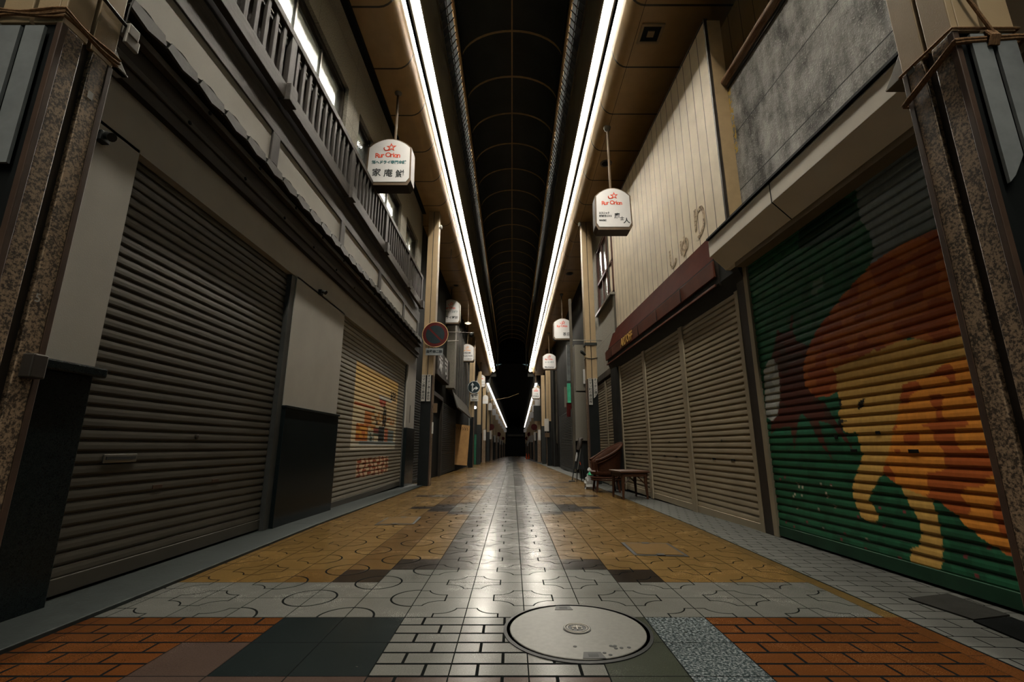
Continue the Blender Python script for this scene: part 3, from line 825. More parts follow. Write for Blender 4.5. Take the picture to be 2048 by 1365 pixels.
# muraled shutter
def poly(pts): return pxy(pts, onR, XR)
SKY = poly([(1715,385),(1724,440),(1742,465),(1751,500),(1744,532),(1733,547),(1765,517),(1820,485),(1890,450),(1990,420),(1900,150),(1700,300)])
CROWN = poly([(1700,300),(1690,395),(1708,400),(1722,420),(1722,440),(1700,470),(1600,500),(1600,400)])
HAIR = poly([(1900,440),(1877,457),(1798.6,491),(1746,529),(1690,589),(1637,660),(1620,694),(1609,735),(1613,772),(1633,795),(1663.5,793),(1677,782),(1677,754),(1669,739),(1697,726),(1723,716),(1746,705),(1753,696),(1757,705),(1776,694),(1821,675),(1843,679),(1873,688),(1911,675),(1970,655)])
FACE = poly([(1669,739),(1677,754),(1677,782),(1681,795),(1686,810),(1680,825),(1682,838),(1694,843),(1686,847),(1690,862),(1705,868),(1716,864),(1720,880),(1729,911),(1720.6,937),(1709,967),(1709,991),(1716,1012),(1725,1033),(1739,1044.6),(1753.5,1048),(1761.7,1037.5),(1753.5,1016),(1740.6,1002),(1746,986),(1763,955.5),(1770,948),(1900,900),(1990,690),(1970,640),(1911,670),(1873,684),(1843,675),(1776,690),(1746,701),(1697,722)])
BODY = poly([(1771,950),(1771,934),(1779,913),(1784,894.5),(1788.6,871),(1791,855),(1798.5,836),(1806,787),(1810,769),(1847,757),(1873,746),(1892,727),(1941,712),(2010,690),(2100,1150),(2046,1119),(2021,1112),(1965,1075),(1934,1050),(1915,1028),(1880,1003),(1867,998),(1805,974),(1779,955)])
LEG = poly([(1805,974),(1824,1012),(1838,1033),(1845,1054),(1847,1073),(1841,1094),(1825,1099.6),(1825,1119.6),(1833,1143),(1852,1153.5),(1881,1155),(1889.4,1126.6),(1890.6,1096),(1884.7,1056),(1877.7,1028),(1867,998)])
TRUNK = poly([(1557.6,659),(1566,668),(1582,661.5),(1585,633),(1589,629),(1588,661.5),(1597,683.5),(1619,692),(1640,700),(1640,800),(1654,807),(1667,831),(1681,853),(1694,870),(1712,905),(1700,890),(1663,848),(1640,842),(1655,892),(1672,925),(1645,890),(1621,842),(1606,826),(1599,844),(1592,902),(1584,853),(1553,859),(1545,870),(1545,720),(1549,705)])
OVAL = poly([(1530,742),(1540,720),(1550,718),(1558,732),(1562,760),(1563,800),(1558,830),(1548,843),(1535,835)])
EYE1 = poly([(1718,815),(1721,805),(1728,799),(1733,797),(1732,806),(1726,817),(1720,822)])
EYE2 = poly([(1680,798),(1685,801),(1688,812),(1684,815),(1681,806)])
MOUTH = poly([(1681,838),(1698,842),(1686,848),(1690,862),(1686,862),(1680,845)])
WDOT = poly([(1630,560),(1648,545),(1650,590),(1640,595),(1625,590)])
def bb(P): return (min(p[0] for p in P), max(p[0] for p in P), min(p[1] for p in P), max(p[1] for p in P))
SHAPES = [(bb(P), P, c) for P, c in ((EYE1, 'k'), (EYE2, 'k'), (MOUTH, 'k'), (LEG, 'f'), (HAIR, 'h'), (BODY, 'b'), (FACE, 'f'), (CROWN, 'g2'), (SKY, 's'), (OVAL, 'w'), (TRUNK, 't'), (WDOT, 'd'))]
def vn(y, z, k):
    def g(i, j): return rnd(i*1.3 + k, j*2.1 + k)
    i, j = math.floor(y), math.floor(z); u, v = y-i, z-j; u = u*u*(3-2*u); v = v*v*(3-2*v)
    return (g(i, j)*(1-u) + g(i+1, j)*u)*(1-v) + (g(i, j+1)*(1-u) + g(i+1, j+1)*u)*v
def paint_r(y, z):
    for B_, P, c in SHAPES:
        if B_[0] <= y <= B_[1] and B_[2] <= z <= B_[3] and inpoly(y, z, P):
            if c == 'k': return (.012, .014, .012)
            n = vn(y*9, z*13, 3)
            if c == 'f': k = .92 + .16*vn(y*5, z*9, 1); return (.60*k, .36*k, .095*k)
            if c == 'h': return (.50, .15, .032) if n < .52 else (.36, .085, .022)
            if c == 'b': return (.72, .27, .04) if n < .55 else (.42, .10, .022)
            if c == 's': return (.20, .25, .27)
            if c == 'w': return (.40, .42, .40) if n < .6 else (.26, .29, .28)
            if c == 't': return (.085, .024, .016) if n < .7 else (.06, .03, .02)
            if c == 'g2': return (.010, .045, .028)
            if c == 'd': return (.11, .20, .17) if n > .5 else (.03, .15, .08)
    n = vn(y*16, z*16, 5)
    k = 1.0 if n < .6 else .75
    if z < .62:
        r = rnd(int(y*44), int(z*44), .7)
        if r > .965 and 3.35 < y < 4.15 and .16 < z < .52 and vn(y*4, z*5, 8) > .5: return (.36, .33, .25)
        if r > .985: return (.20, .04, .045)
    return (.022*k, .125*k, .068*k) if z > .9 else (.018*k, .105*k, .05*k)
ms = shutter('roller_shutter', 'roller shutter painted with an orange-haired figure on green, nearest on the right', 1, XR, 1.95, 4.42, .0, 2.62, 'painted', paint_r, 330, skew, guide='shutter_tan')
for px, py, w in ((1676, 875, .03), (1712, 902, .06), (1832, 903, .07), (1760, 866, .035)):
    p_ = onR(px, py, XR); slot(ms, skew, 1, XR, p_.y, p_.z, w, .022, 'black', 'lock_slot')
# three tan shutters
bays = [(4.60, 6.16), (6.16, 7.80), (7.80, 9.38)]
labs = ['tan roller shutter under the red awning, the bay beside the mural', 'tan roller shutter under the red awning, middle bay', 'tan roller shutter under the red awning, bay behind the small table']
for (y0, y1), lab in zip(bays, labs):
    t = shutter('roller_shutter', lab, 1, XR, y0+.03, y1-.03, -.03, 2.42, 'shutter_tan', None, 2, skew, None, True, .0655, 'shutter_tan')
    L = y1-y0
    for f in (.32, .60): slot(t, skew, 1, XR, y0 + L*f, .655, .07, .022)
    q = MB(skew); q.lathe([(.01, 0), (.016, -.008), (.01, -.014)], (XR-.012, y0+L*.45, .86), 12, 'x'); q.build('lock', 'steel_dark', t)
q = MB(skew); q.box(2.47, 2.66, 4.46, 4.60, -.02, 2.5)
struct(q.build('trim_18', 'steel_dark', bevel=.004), 'dark metal post between the mural shutter and the tan shutters', 'post')
q = MB(skew); q.box(2.40, 2.75, 9.40, 9.80, -.12, 2.42); struct(q.build('wall_right', 'wallfar'), 'dark pier at the far end of the tan shutters')
q = MB(skew); q.box(2.56, 2.9, -6, 9.8, -.1, 3.0); struct(q.build('wall_right', 'dark'), 'dark wall behind the right shutters')
# canopy box over the mural shutter
cb = thing('canopy_box', 'cream box canopy above the mural shutter', 'canopy', skew((2.42, 3, 2.6)))
q = MB(skew); q.prism([(2.225, 2.80), (2.225, 2.975), (2.24, 3.0), (2.40, 3.0), (2.40, 2.80)], 'y', 1.2, 4.62); q.build('front_face', 'canopy', cb, bevel=.005)
q = MB(skew); q.prism([(2.227, 2.805), (2.375, 2.645), (2.44, 2.645), (2.44, 2.80)], 'y', 1.2, 4.60); q.build('underside', 'canopy', cb)
q = MB(skew); q.box(2.37, 2.56, 1.2, 4.40, 2.60, 2.66); q.build('inner_step', 'canopy_under', cb)
q = MB(skew); q.box(2.222, 2.226, 3.47, 3.478, 2.80, 2.98); q.prism([(2.224, 2.803), (2.372, 2.643), (2.376, 2.65), (2.23, 2.81)], 'y', 3.47, 3.478); q.build('joint', 'black', cb)
q = MB(skew); q.box(2.21, 2.6, 1.2, 4.63, 3.0, 3.02); q.box(2.5, 2.78, 1.2, 4.79, 2.66, 3.02); q.build('top_flashing', 'black', cb)
# concrete upper wall
q = MB(skew); q.box(2.75, 2.95, 1.2, 4.79, 3.0, 5.10); struct(q.build('wall_right', 'concrete_wall'), 'stained patchy grey concrete wall above the cream canopy')
q = MB(skew); q.box(2.73, 2.95, 1.2, 4.77, 5.10, 5.14); struct(q.build('trim_19', 'jamb'), 'grey flashing along the top of the concrete wall', 'flashing')
q = MB(skew); q.tube([(2.73, y, 5.215+.004*math.sin(y*5)) for y in [1.2+.2*k for k in range(19)]], .055, 12); q.box(2.72, 2.8, 1.2, 4.76, 5.14, 5.18)
tag(q.build('gutter_pipe', 'pipe_rust', smooth=True), 'rusty gutter pipe on top of the concrete wall', 'pipe')
M['siding_back'] = panelled('siding_back', (.42, .33, .2), [('y', .28, 0)], line=.014)
q = MB(skew); q.box(3.2, 3.3, 1.2, 10.2, 2.9, 6.84); struct(q.build('wall_right', 'siding_back'), 'beige siding set back behind the rusty gutter')
# cladding fascia
cl = thing('cladding_fascia', 'tall cream fascia of upright boards with faded lettering stains on the right', 'fascia', skew((2.33, 7, 3.1)))
CX_ = 2.57
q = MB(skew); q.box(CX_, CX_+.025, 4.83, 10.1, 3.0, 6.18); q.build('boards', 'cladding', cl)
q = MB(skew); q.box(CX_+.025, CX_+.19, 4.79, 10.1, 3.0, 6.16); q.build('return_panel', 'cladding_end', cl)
q = MB(skew); q.box(CX_-.01, CX_+.03, 4.80, 4.83, 3.0, 6.18); q.box(CX_-.01, CX_+.04, 4.80, 10.11, 6.18, 6.2); q.build('edge_trim', 'steel_dark', cl)
q = MB(skew); q.box(CX_-.015, CX_+.16, 10.1, 10.18, 3.0, 6.70); q.build('end_post', 'wallfar2', cl)
def stain():
    m, nt, b = newmat('faded_lettering')
    P, x, y, z = pos(nt); n = noise(nt, P, 22, 4, .7)
    nt.links.new(mix(nt, ramp(n, .45, .6), (.50, .38, .24), (.13, .085, .05)), b.inputs['Base Color']); b.inputs['Roughness'].default_value = .8
    return m
M['stain'] = stain()
for ch, px, py, sz in (('し', 1345, 520, .36), ('ゅ', 1368, 492, .40), ('り', 1400, 448, .52)):
    p_ = onR(px, py, CX_-.002); text(ch, sz, 'stain', cl, 'faded_letter', (p_.x-.002, p_.y, p_.z), '-x', bold=.006, depth=.003, yaw=KR)
# awning
aw = thing('shop_awning', 'dark red retractable awning with gold lettering over the tan shutters', 'awning', skew((2.42, 6.8, 2.4)))
q = MB(skew); q.prism([(2.405, 2.905), (2.555, 3.345), (2.57, 3.345), (2.57, 2.905)], 'y', 4.86, 9.95); q.build('upper_board', 'awning_upper', aw, bevel=.004)
q = MB(skew); q.prism([(2.385, 2.875), (2.41, 2.885), (2.42, 2.685), (2.392, 2.685)], 'y', 4.90, 10.15); q.build('valance', 'awning', aw, bevel=.003)
q = MB(skew); q.box(2.40, 2.56, 4.90, 10.1, 2.885, 2.9); q.build('shadow_gap', 'black', aw)
q = MB(skew); q.box(2.40, 2.42, 4.92, 10.12, 2.575, 2.605); q.build('front_bar', 'awning', aw, bevel=.004)
q = MB(skew); q.prism([(2.425, 2.88), (2.58, 2.88), (2.58, 2.42), (2.50, 2.42), (2.425, 2.60)], 'y', 4.45, 10.1); q.build('soffit_box', 'dark', aw)
for k in range(1, 6):
    q = MB(skew); y = 4.9 + k*.94; q.box(2.382, 2.4, y-.004, y+.004, 2.69, 2.87); q.build('seam', 'black', aw)
p_ = skew((2.384, 8.45, 2.785)); text('ARTOFF', .22, 'gold', aw, 'lettering', p_, '-x', bold=.008, sx=.95, depth=.006, yaw=KR)
q = MB(skew); q.prism([(2.385, 2.88), (2.58, 2.88), (2.58, 2.46), (2.42, 2.58)], 'y', 4.84, 4.86); q.build('end_plate', 'steel_dark', aw)

# beyond the cladding: windowed house and small double shutter
q = MB(); 
XH = 2.27
q.box(XH, 2.8, 9.72, 13.55, 2.55, 4.18); q.box(XH, 2.8, 9.72, 13.55, 5.95, 6.65); q.box(XH, 2.8, 11.55, 12.1, 4.18, 5.95); q.box(XH, 2.8, 13.2, 13.55, 4.18, 5.95)
struct(q.build('wall_right', 'stucco_wall'), 'stucco house wall with sash windows beyond the cream fascia')
for k, (a, b, nm) in enumerate(((9.75, 11.55, 'reddish sash window beside the far end of the cream fascia'), (12.1, 13.2, 'reddish sash window hidden behind the second right pillar'))):
    w = thing('window_%d' % (k+5), nm, 'window', (2.33, (a+b)/2, 4.18), None, 'structure')
    q = MB(); q.box(2.29, 2.37, a, b, 5.88, 5.95); q.box(2.29, 2.37, a, b, 4.18, 4.25); q.box(2.29, 2.37, a, a+.07, 4.18, 5.95); q.box(2.29, 2.37, b-.07, b, 4.18, 5.95); q.box(2.29, 2.37, a, b, 4.95, 5.02)
    q.build('window_frame', 'window_red', w, bevel=.004)
    for i in range(3):
        y0 = a+.07 + (b-a-.14)*i/3; y1 = a+.07 + (b-a-.14)*(i+1)/3
        for z0, z1 in ((4.25, 4.95), (5.02, 5.88)):
            q = MB(); q.box(2.335, 2.345, y0+.02, y1-.02, z0, z1); q.build('pane', 'frosted', w)
        q = MB(); q.box(2.30, 2.36, y1-.02, y1+.02, 4.2, 5.9); q.build('mullion', 'window_red', w)
    q = MB(); q.box(2.20, 2.34, a-.05, b+.05, 4.12, 4.18); q.build('window_sill', 'alu', w, bevel=.004)
q = MB(); q.box(2.25, 2.6, 9.70, 13.55, 2.42, 2.56); struct(q.build('trim_20', 'wallfar2'), 'concrete lip above the small double shutter', 'lip')
t = shutter('roller_shutter', 'small pale shutter in shade behind the rattan chair', 1, 2.30, 9.82, 11.0, -.08, 2.36, 'shutter_tan', None, 2, None, None, True, .0655, 'shutter_tan')
slot(t, None, 1, 2.30, 10.4, .72, .12, .07)
t = shutter('roller_shutter', 'slim pale shutter partly behind the second right pillar', 1, 2.30, 11.06, 12.4, -.08, 2.36, 'shutter_tan', None, 2, None, None, True, .0655, 'shutter_tan')

# ================================================================== HANGING SIGNS
def lantern_outline(w, h):
    P = [(-w/2, .10*h), (-w/2+.07*w, 0), (w/2-.07*w, 0), (w/2, .10*h), (w/2*.97, .80*h)]
    for k in range(1, 9):
        a = k/9; P.append((w/2*.97*(1-2*a), .80*h + .20*h*math.sin(PI*a)**.8))
    P.append((-w/2*.97, .80*h)); return P
def star(cx, cz, r, tilt=-.05):
    return [(cx + (r if i % 2 == 0 else r*.42)*math.sin(i*PI/5 + tilt), cz + (r if i % 2 == 0 else r*.42)*math.cos(i*PI/5 + tilt)) for i in range(10)]
def hanging_sign(label, cx, y, z0, w, h, lines, ztop, logo='red_ink', depth=.26, rod_x=None, tiny=False):
    t = thing('hanging_sign', label, 'sign', (cx, y, z0))
    q = MB(); q.prism([(cx+a, z0+b) for a, b in lantern_outline(w, h)], 'y', y, y+depth)
    o = q.build('sign_case', 'sign_side', t)
    o.data.materials.append(M['sign_bottom'])
    for f in o.data.polygons:
        if f.normal.z < -.5: f.material_index = 1
    q = MB(); q.prism([(cx+a*.93, z0+.055+b*.915) for a, b in lantern_outline(w, h)], 'y', y-.008, y+.01); q.build('sign_face', 'sign_white', t)
    rx = cx if rod_x is None else rod_x
    tub([(rx, y+depth/2, z0+h*.97), (rx, y+depth/2, ztop)], .022, 'hanging_rod', 'sign_side', t, 10)
    q = MB(); q.lathe([(.02, -.10), (.055, -.07), (.07, -.02), (.07, 0)], (rx, y+depth/2, ztop), 16); q.build('ceiling_mount', 'bracket', t, smooth=True)
    yf = y - .010
    # star emblem with a hook on its left, over the street's name
    S1 = star(cx+.035*w, z0+.80*h, .115*w); S2 = star(cx+.035*w, z0+.80*h, .060*w)
    q = MB(); n = 10
    vs = [(a, yf, b) for a, b in S1] + [(a, yf, b) for a, b in S2]; vs += [(a, yf-.003, b) for a, _, b in vs]
    q.add(vs, [(20+i, 20+(i+1) % n, 30+(i+1) % n, 30+i) for i in range(n)] + [(i, (i+1) % n, 20+(i+1) % n, 20+i) for i in range(n)])
    hk = [(cx-.04*w + .055*w*math.cos(a)-.03*w, yf-.002, z0+.775*h + .05*w*math.sin(a)) for a in [PI*.85 + k*PI*1.1/8 for k in range(9)]]
    q.tube(hk, .012*w, 5); q.build('star_emblem', logo, t)
    if not tiny:
        word = 'Rur Orion'; n = len(word); xs = [-.52, -.385, -.28, 0, -.05, .095, .18, .275, .40]
        for i, ch in enumerate(word):
            if ch == ' ': continue
            u = xs[i]; text(ch, .115*w/.7, logo, t, 'emblem_letter', (cx + u*.52*w, yf, z0+.635*h - .05*abs(u)**1.5*w), '-y', bold=.003*w, depth=.003)
    else:
        q = MB(); q.box(cx-.26*w, cx+.26*w, yf-.003, yf, z0+.63*h, z0+.685*h); q.build('emblem_lettering', logo, t)
    for s, u, v, size, m, bold, sx, al in lines:
        text(s, size*w, m, t, 'lettering', (cx+u*w, yf, z0+v*h), '-y', bold=bold*w, depth=.003, sx=sx, align=al)
    return t
hanging_sign('white arched shop sign with three dark characters, hanging nearest on the left', -2.02, 6.62, 4.93, .74, .86,
    [('創ヘドライ専門本舗', 0, .475, .085, 'teal_ink', .004, 1.0, 'CENTER'), ('家', -.26, .25, .20, 'black_ink', .003, 1, 'CENTER'), ('庵', 0, .235, .20, 'black_ink', .003, 1, 'CENTER'), ('鮮', .26, .22, .20, 'black_ink', .003, 1, 'CENTER')], 6.84, rod_x=-1.98)
hanging_sign('white arched shop sign with brushed characters, hanging nearest on the right', 1.845, 7.53, 4.60, .67, .84,
    [('エスニック', -.40, .385, .072, 'black_ink', .003, .8, 'LEFT'), ('衣料雑貨ＣＤＳ', -.40, .315, .062, 'black_ink', .003, .8, 'LEFT'), ('MAGIC', -.40, .215, .062, 'black_ink', .003, 1, 'LEFT'),
     ('摩', .09, .315, .17, 'black_ink', .003, .9, 'CENTER'), ('士', .22, .255, .12, 'black_ink', .003, .9, 'CENTER'), ('人', .34, .20, .17, 'black_ink', .003, 1.1, 'CENTER')], 6.83)
def sign_px(label, x0, x1, yt, yb, y, lines, ztop, logo='red_ink', tiny=False):
    a, b = onY(x0, yb, y), onY(x1, yt, y); w = b.x-a.x; h = b.z-a.z
    return hanging_sign(label, (a.x+b.x)/2, y, a.z-.02, w, h+.02, lines, ztop + drop(y), logo, .26, None, tiny)
sign_px('white arched jeweller sign hanging just right of the second left pillar', 881, 921, 598, 647, 16.2,
    [('トケイ・ユビワ', 0, .47, .12, 'teal_ink', .004, .9, 'CENTER'), ('アライ時計', 0, .24, .165, 'black_ink', .003, 1, 'CENTER')], 6.84)
sign_px('white arched sign with two dark characters hanging left of the second right pillar', 1107, 1144, 637, 679, 17.0,
    [('茶荘', .20, .24, .21, 'black_ink', .003, 1, 'CENTER')], 6.84)
sign_px('white arched sign reading COLLECTION, third one down on the left', 919, 949, 688, 723, 21.0,
    [('DREAM', 0, .48, .15, 'black_ink', .003, 1, 'CENTER'), ('COLLECTION', 0, .315, .15, 'black_ink', .003, .82, 'CENTER'), ('& COMPANY', .1, .14, .09, 'black_ink', .002, 1, 'CENTER')], 6.84, 'orange_ink')
sign_px('white arched sign with a line of script, third one down on the right', 1085, 1112, 707, 739, 23.0,
    [('コーヒー喫茶', 0, .44, .11, 'teal_ink', .004, 1, 'CENTER'), ('Manhattan', 0, .15, .16, 'black_ink', .003, 1, 'CENTER')], 6.84)
sign_px('white arched sign above the blue arrow sign', 951, 971, 749, 775, 31.0, [('ファミリー喫茶', 0, .40, .12, 'teal_ink', .004, 1, 'CENTER'), ('ＣＯＭＰＯＮＯ', 0, .2, .13, 'black_ink', .004, 1, 'CENTER')], 6.84, 'red_ink', True)
sign_px('white arched sign in front of the far right lamp row', 1064, 1080, 774, 798, 34.0, [('一丁目', 0, .40, .16, 'teal_ink', .004, 1, 'CENTER'), ('喫茶店', 0, .2, .22, 'black_ink', .003, 1, 'CENTER')], 6.84, 'red_ink', True)

# ceiling fittings
def ring_light(label, px, py, z, r=.10):
    p = onZ(px, py, z); t = thing('downlight', label, 'downlight', (p.x, p.y, z))
    q = MB(); q.lathe([(r*.72, .002), (r, .0), (r*1.25, -.012), (r*1.3, .0), (r*1.3, .004)], (p.x, p.y, z), 24); q.build('rim', 'bracket', t, smooth=True)
    q = MB(); q.lathe([(r*.9, -.003), (.01, -.004)], (p.x, p.y, z-.008), 24); q.build('lens', 'black', t)
    return t
ring_light('round recessed downlight behind the rod of the nearest right sign', 1212, 327, 6.845 + drop(8.6), .10)
ring_light('round recessed downlight right of the nearest left sign', 835, 330, 6.845 + drop(8.7), .10)
ring_light('round recessed downlight above the jeweller sign', 912, 571, 6.845 + drop(17.5), .10)
ring_light('round recessed downlight above the two-character sign', 1139, 548, 6.845 + drop(16), .10)
p = onZ(1301, 66, 6.85)
v = thing('ceiling_vent', 'square louvred vent in the right ceiling', 'vent', (p.x, p.y, 6.85))
q = MB(); 
for a, b, c, d in ((-.17, .17, -.17, -.13), (-.17, .17, .13, .17), (-.17, -.13, -.13, .13), (.13, .17, -.13, .13)): q.box(p.x+a, p.x+b, p.y+c, p.y+d, 6.82, 6.85)
q.build('vent_frame', 'beige_metal', v, bevel=.004)
q = MB(); q.box(p.x-.13, p.x+.13, p.y-.13, p.y+.13, 6.838, 6.848); q.build('vent_throat', 'black', v)
q = MB(); q.box(p.x-.05, p.x+.05, p.y-.05, p.y+.05, 6.822, 6.835); q.build('baffle', 'beige_metal', v)
for s in (-1, 1):
    pp = onY(884 if s < 0 else 1160, 455 if s < 0 else 449, 10.75 if s < 0 else 11.35)
    t = thing('pillar_lamp', 'small round lamp near the top of the second %s pillar' % ('left' if s < 0 else 'right'), 'lamp', (s*1.83, pp.y, pp.z))
    q = MB(); q.lathe([(.02, -.03), (.055, -.02), (.06, .02), (.03, .035)], (s*1.83, pp.y, pp.z), 14, 'x'); q.build('lens', 'paper', t, smooth=True)
    q = MB(); q.bar((s*1.84, pp.y, pp.z), (s*1.90, pp.y+.05, pp.z), .015); q.build('stem', 'steel_dark', t)

# ================================================================== STREET FURNITURE AND COVERS
mh = thing('manhole_cover', 'large round pale manhole cover in the foreground paving', 'manhole cover', (.29, 2.275, 0))
cx, cy, Rm = .29, 2.268, .300
q = MB(); q.lathe([(Rm+.028, -.02), (Rm+.028, .0035), (Rm+.014, .006), (Rm+.014, -.02)], (cx, cy, 0), 64); q.build('frame_ring', 'iron', mh)
q = MB(); q.lathe([(Rm+.014, .0022), (.02, .0022)], (cx, cy, 0), 64); q.build('gap', 'black', mh)
q = MB(); q.lathe([(Rm, .002), (Rm, .0045), (Rm-.003, .006), (.09, .006), (.01, .006)], (cx, cy, 0), 64); q.build('lid', 'iron_cover', mh)
q = MB(); q.lathe([(.062, .005), (.062, .0085), (.010, .0085)], (cx, cy, 0), 40); em = q.build('emblem', 'iron', mh)
q = MB()
for r in (.055, .044): q.tube([(cx+r*math.cos(a), cy+r*math.sin(a), .009) for a in [k*2*PI/40 for k in range(40)]], .0022, 6, True)
q.bar((cx-.024, cy+.008, .0095), (cx+.024, cy+.008, .0095), .0035, 6); q.bar((cx, cy+.022, .0095), (cx, cy-.022, .0095), .0035, 6); q.bar((cx-.02, cy-.006, .0095), (cx-.02, cy-.022, .0095), .003, 6); q.bar((cx+.02, cy-.006, .0095), (cx+.02, cy-.022, .0095), .003, 6); q.bar((cx-.014, cy+.022, .0095), (cx+.016, cy+.022, .0095), .003, 6)
q.build('crest', 'bracket', em)
for a in (PI/2+.12, -PI/2+.10):
    hx, hy = cx+(Rm-.032)*math.cos(a), cy+(Rm-.032)*math.sin(a); q = MB()
    q.add([(hx-.045, hy-.028, .0062), (hx+.045, hy-.028, .0062), (hx+.034, hy+.028, .0062), (hx-.034, hy+.028, .0062), (hx-.045, hy-.028, .0075), (hx+.045, hy-.028, .0075), (hx+.034, hy+.028, .0075), (hx-.034, hy+.028, .0075)], [(0,1,2,3), (4,5,6,7), (0,1,5,4), (1,2,6,5), (2,3,7,6), (3,0,4,7)])
    ls = q.build('lifting_slot', 'iron', mh); q = MB(); q.box(hx-.02, hx+.02, hy-.012, hy+.012, .0072, .0080); q.build('keyhole', 'black', ls)
for px, py in ((1222, 1293), (1230, 1293), (1243, 1297), (1258, 1296), (1209, 1307), (1221, 1311), (1232, 1298), (1227, 1294), (1150, 1294)):
    p = onZ(px, py, .006); q = MB(); q.lathe([(.008, 0), (.008, .0012), (.003, .0013)], (p.x, p.y, .006), 8); q.build('tar_spot', 'black', mh)
def hatch(label, pts, dz=0):
    P = [onZ(a, b, dz) for a, b in pts]; c = sum(P, Vector())/4
    t = thing('inspection_hatch', label, 'hatch', (c.x, c.y, dz))
    def quad(k, z0, z1, nm, m):
        q = MB(); R = [c + (p-c)*k for p in P]; q.add([(p.x, p.y, dz+z0) for p in R] + [(p.x, p.y, dz+z1) for p in R], [(0,1,2,3), (4,5,6,7), (0,1,5,4), (1,2,6,5), (2,3,7,6), (3,0,4,7)]); return q.build(nm, m, t)
    quad(1.07, -.01, .003, 'frame', 'iron'); quad(.93, 0, .006, 'lid', 'hatch')
    for a in (.5,):
        for i, j in ((0, 1), (2, 3)):
            m = P[i]*.5 + P[j]*.5; m = m + (c-m)*.06; q = MB(); q.box(m.x-.03, m.x+.03, m.y-.025, m.y+.025, dz+.004, dz+.0075); q.build('finger_slot', 'iron', t)
hatch('square tiled inspection hatch on the right of the paving', [(1272, 1111), (1374, 1113.5), (1334, 1088.5), (1246, 1087)])
hatch('square tiled inspection hatch on the left of the paving', [(752, 1050.5), (826, 1049), (840, 1035), (776, 1036.5)])
for lab, pts, m in (('grey doormat by the sill of the mural shutter', [(1817, 1200), (1896, 1190.6), (2020, 1233.7), (1948.6, 1243)], 'mat_grey'), ('black doormat nearest along the mural shutter', [(1947, 1245), (2023, 1238), (2180, 1300), (2110, 1313)], 'mat_black')):
    P = [onZ(a, b, 0) for a, b in pts]; q = MB()
    q.add([(p.x, p.y, .0) for p in P] + [(p.x, p.y, .008) for p in P], [(0,1,2,3), (4,5,6,7), (0,1,5,4), (1,2,6,5), (2,3,7,6), (3,0,4,7)])
    tag(q.build('doormat', m), lab, 'doormat')

# low table
G = drop(8.0)
tb = thing('low_table', 'low reddish wooden table in front of the tan shutters', 'table', (2.0, 8.0, G))
tb.rotation_euler = (0, 0, 0)
tx, ty, tw, tl, thh = 1.97, 7.98, .50, .58, .445
def rp(x, y, a=.12): ca, sa = math.cos(a), math.sin(a); return (tx + x*ca - y*sa, ty + x*sa + y*ca)
def rbox(x0, x1, y0, y1, z0, z1):
    P = [rp(x0, y0), rp(x1, y0), rp(x1, y1), rp(x0, y1)]; q = MB()
    q.hexa([(p[0], p[1], G+z0) for p in P] + [(p[0], p[1], G+z1) for p in P]); return q
rbox(-tw/2, tw/2, -tl/2, tl/2, thh-.03, thh).build('tabletop', 'wood_table', tb, bevel=.006)
for x0, x1, y0, y1 in ((-tw/2+.03, tw/2-.03, -tl/2+.03, -tl/2+.05), (-tw/2+.03, tw/2-.03, tl/2-.05, tl/2-.03), (-tw/2+.03, -tw/2+.05, -tl/2+.03, tl/2-.03), (tw/2-.05, tw/2-.03, -tl/2+.03, tl/2-.03)):
    rbox(x0, x1, y0, y1, thh-.09, thh-.03).build('apron', 'wood_table', tb)
for sx in (-1, 1):
    for sy in (-1, 1):
        q = MB(); a = rp(sx*(tw/2-.06), sy*(tl/2-.06)); b = rp(sx*(tw/2-.045), sy*(tl/2-.045))
        q.tube([(a[0], a[1], G+thh-.03), (a[0], a[1], G+thh-.15), (b[0], b[1], G)], [.036, .028, .017], 8); q.build('leg', 'wood_table', tb, smooth=True)
        q = MB(); c2 = rp(sx*(tw/2-.2), sy*(tl/2-.06)); q.tube([(a[0], a[1], G+thh-.22), (c2[0], c2[1], G+thh-.08)], .010, 6); q.build('brace', 'wood_table', tb)
# rattan armchair
G = drop(9.3)
ch = thing('rattan_armchair', 'dark reddish rattan tub armchair beside the low table', 'chair', (1.83, 9.25, G))
ccx, ccy = 1.83, 9.25
def cp_(a, r, z, flare=0): return (ccx + (r+flare)*math.cos(a), ccy + (r+flare)*math.sin(a), G+z)
def backz(a): 
    t = (1 + math.cos(a - .15))/2; return .55 + .36*t**1.3
q = MB(); N = 26; rim = []
rows_ = 5
for i in range(N+1):
    a = -2.3 + 4.75*i/N
    for j in range(rows_+1):
        v = j/rows_; z = .30 + (backz(a)-.30)*v; q.v.append(cp_(a, .27 + .07*v*max(0.2, math.cos(a*.5)), z))
    rim.append(cp_(a, .345 if math.cos(a) > 0 else .33, backz(a)+.01))
for i in range(N):
    for j in range(rows_): k = i*(rows_+1)+j; q.f.append([k, k+1, k+rows_+2, k+rows_+1]); q.m.append(0)
o = q.build('woven_back', 'rattan', ch, smooth=True); md = o.modifiers.new('thick', 'SOLIDIFY'); md.thickness = .022
tub(rim, .024, 'arm_rim', 'rattan', ch, 8)
tub([cp_(-2.3 + 4.75*i/N, .335, backz(-2.3 + 4.75*i/N)-.045) for i in range(N+1)], .012, 'binding', 'rattan', ch, 6)
q = MB(); q.lathe([(.05, .0), (.27, .0), (.285, .02), (.285, .06), (.26, .075), (.03, .08)], (ccx-.01, ccy, G+.32), 28); q.build('seat', 'rattan', ch, smooth=True)
